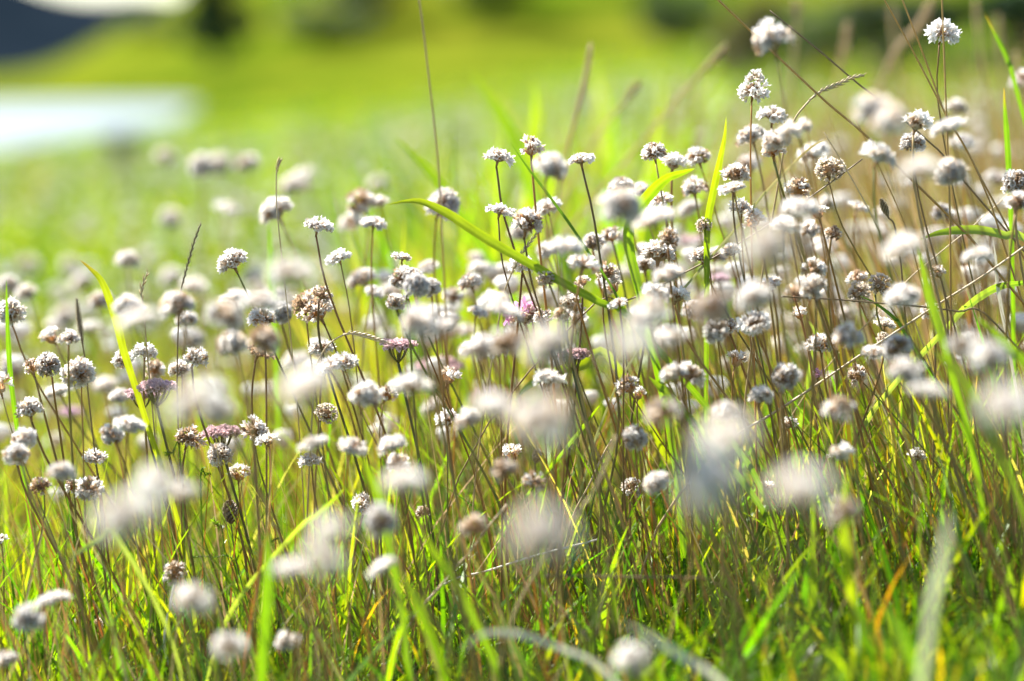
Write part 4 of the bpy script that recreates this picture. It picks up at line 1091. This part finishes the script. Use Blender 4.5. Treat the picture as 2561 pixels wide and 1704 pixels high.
tuft(60, 1420, S, 12, 'yellow-green leafy tuft at the left edge', 4, (200, 420))
tuft(160, 1640, 1.55, 10, 'bright green leafy tuft in the bottom left', 5)
tuft(2340, 1020, 1.62, 10, 'green leafy tuft at right with yellowing leaf tips', 6, (180, 380))
tuft(2480, 960, 1.68, 12, 'bright green leafy tuft at the right edge', 7, (200, 420))
tuft(1500, 1560, 1.5, 11, 'lime green leafy tuft in the bottom centre', 8)
tuft(1130, 1620, 1.45, 9, 'lime green leafy tuft at bottom, left of centre', 9)
tuft(1950, 1480, 1.4, 10, 'bright green leafy tuft in the lower right grass', 10)
tuft(2250, 1640, 1.3, 9, 'soft green leafy tuft near the bottom right corner', 11)
tuft(700, 1560, 1.5, 9, 'lime green leafy tuft in the bottom left, right of the curled stem', 12)

# ------------------------------------------------------------------ feathery yarrow leaves in the sward
def feather(x, y, x2, y2, d, label):
    a = Vector(pix(x, y, d)); e = Vector(pix(x2, y2, d))
    foot = e
    g = float(gz(e.x, e.y))
    r = np.random.RandomState(int(x))
    path = spline([a - foot, (a + e) / 2 - foot + Vector((0, 0, .004)), Vector((0, 0, 0)), Vector((.004, .0, g - e.z - .004))], 16)
    o = empty('yarrow_leaf', foot, label=label, category='leaf', group='feathery yarrow leaves')
    b = MB(); b.add(*tube(path, .0005, (.16, .26, .03), 5))
    link('midrib', b.mesh('midrib', M['grass']), o)
    b = MB()
    dense = spline(list(path[:11]), 60)
    for i in range(1, 60):
        p = Vector(dense[i]); t = Vector(dense[min(i + 1, 59)] - dense[i - 1]).normalized()
        L = .0032 * min(1, i / 14) * r.uniform(.7, 1.2)
        an = r.uniform(0, 6.28)
        s = t.cross(Vector((math.cos(an), math.sin(an), .3))).normalized()
        q = p + s * L - t * L * .6
        n = t.cross(s).normalized() * .0005
        b.add([p - n, p + n, q + n * .4, q - n * .4], [(0, 1, 2, 3)], (.16, .27, .02))
    link('leaflets', b.mesh('leaflets', M['grass']), o, kind='stuff')
feather(480, 1394, 590, 1424, S, 'feathery bright green leaf lying right of the head seen from behind')
feather(412, 1140, 452, 1156, S, 'tiny feathery green leaf above the blurred pale heads, lower left')
feather(528, 1186, 502, 1222, S, 'feathery green leaf left of the ragged head with the upright petal')
feather(530, 1298, 560, 1360, S, 'feathery green leaf beside the dark plantain seed head')
feather(700, 1345, 655, 1400, S, 'feathery green leaf left of the large soft white head, bottom left')

# ------------------------------------------------------------------ the rest of the flowers, far behind
def far_heads():
    r = RNG
    xy = np.vstack([frustum_xy(120, 1.76, 2.3, .1, 1, 0, 2561), frustum_xy(170, 1.74, 2.3, .0, 1, 950, 2561), frustum_xy(420, 2.3, 4.5, .3, 1, 0, 1500), frustum_xy(1300, 3.2, 15, .8, .9, -100, 1300), frustum_xy(160, 2.2, 5, .2, 1, 1500, 2561)])
    xy = xy[gz(xy[:, 0], xy[:, 1]) > WATER_Z + .06]
    b = MB()
    T = MB()
    for x, y in xy:
        g = float(gz(x, y)); h = r.uniform(.12, .24)
        c = np.array([x + r.normal() * .02, y, g + h]); R = r.uniform(.0065, .0105) * (1 if y < 5 else 1.25)
        seg = 6
        v = []; cc = []; f = []
        white = lerp(WHITE, CREAM, r.uniform(0, .6))
        for i, (th, q) in enumerate([(0, 0), (.55, .75), (1.15, 1.), (1.75, .8), (2.4, .3)]):
            for k in range(seg):
                a = 6.2832 * k / seg + i * .5
                q2 = q * r.uniform(.8, 1.2)
                v.append(c + R * np.array([q2 * math.cos(a), q2 * math.sin(a), .85 * math.cos(th)]))
                cc.append(white if i < 3 else lerp(white, BROWN, .6))
        for i in range(4):
            for k in range(seg):
                k2 = (k + 1) % seg
                f.append((i * seg + k, (i + 1) * seg + k, (i + 1) * seg + k2, i * seg + k2))
        b.add(v, f, cc)
        b.add(*tube([np.array([x, y, g]), (np.array([x, y, g]) + c) / 2 + np.array([.004, 0, 0]), c - np.array([0, 0, R * .5])], .0009, (.26, .17, .07), 4, False))
    link('distant_thrift_flowers', b.mesh('distant_thrift_flowers', M['paper']), kind='stuff', label='scattered pale blurred thrift heads across the far meadow', category='flower')
far_heads()

hs = sorted((q['h'], q['x'], q['y'], q['d']) for q in FL)
print('FLOWERS', len(FL), 'low', hs[:8], 'high', hs[-8:], 'objects', len(SC.objects))
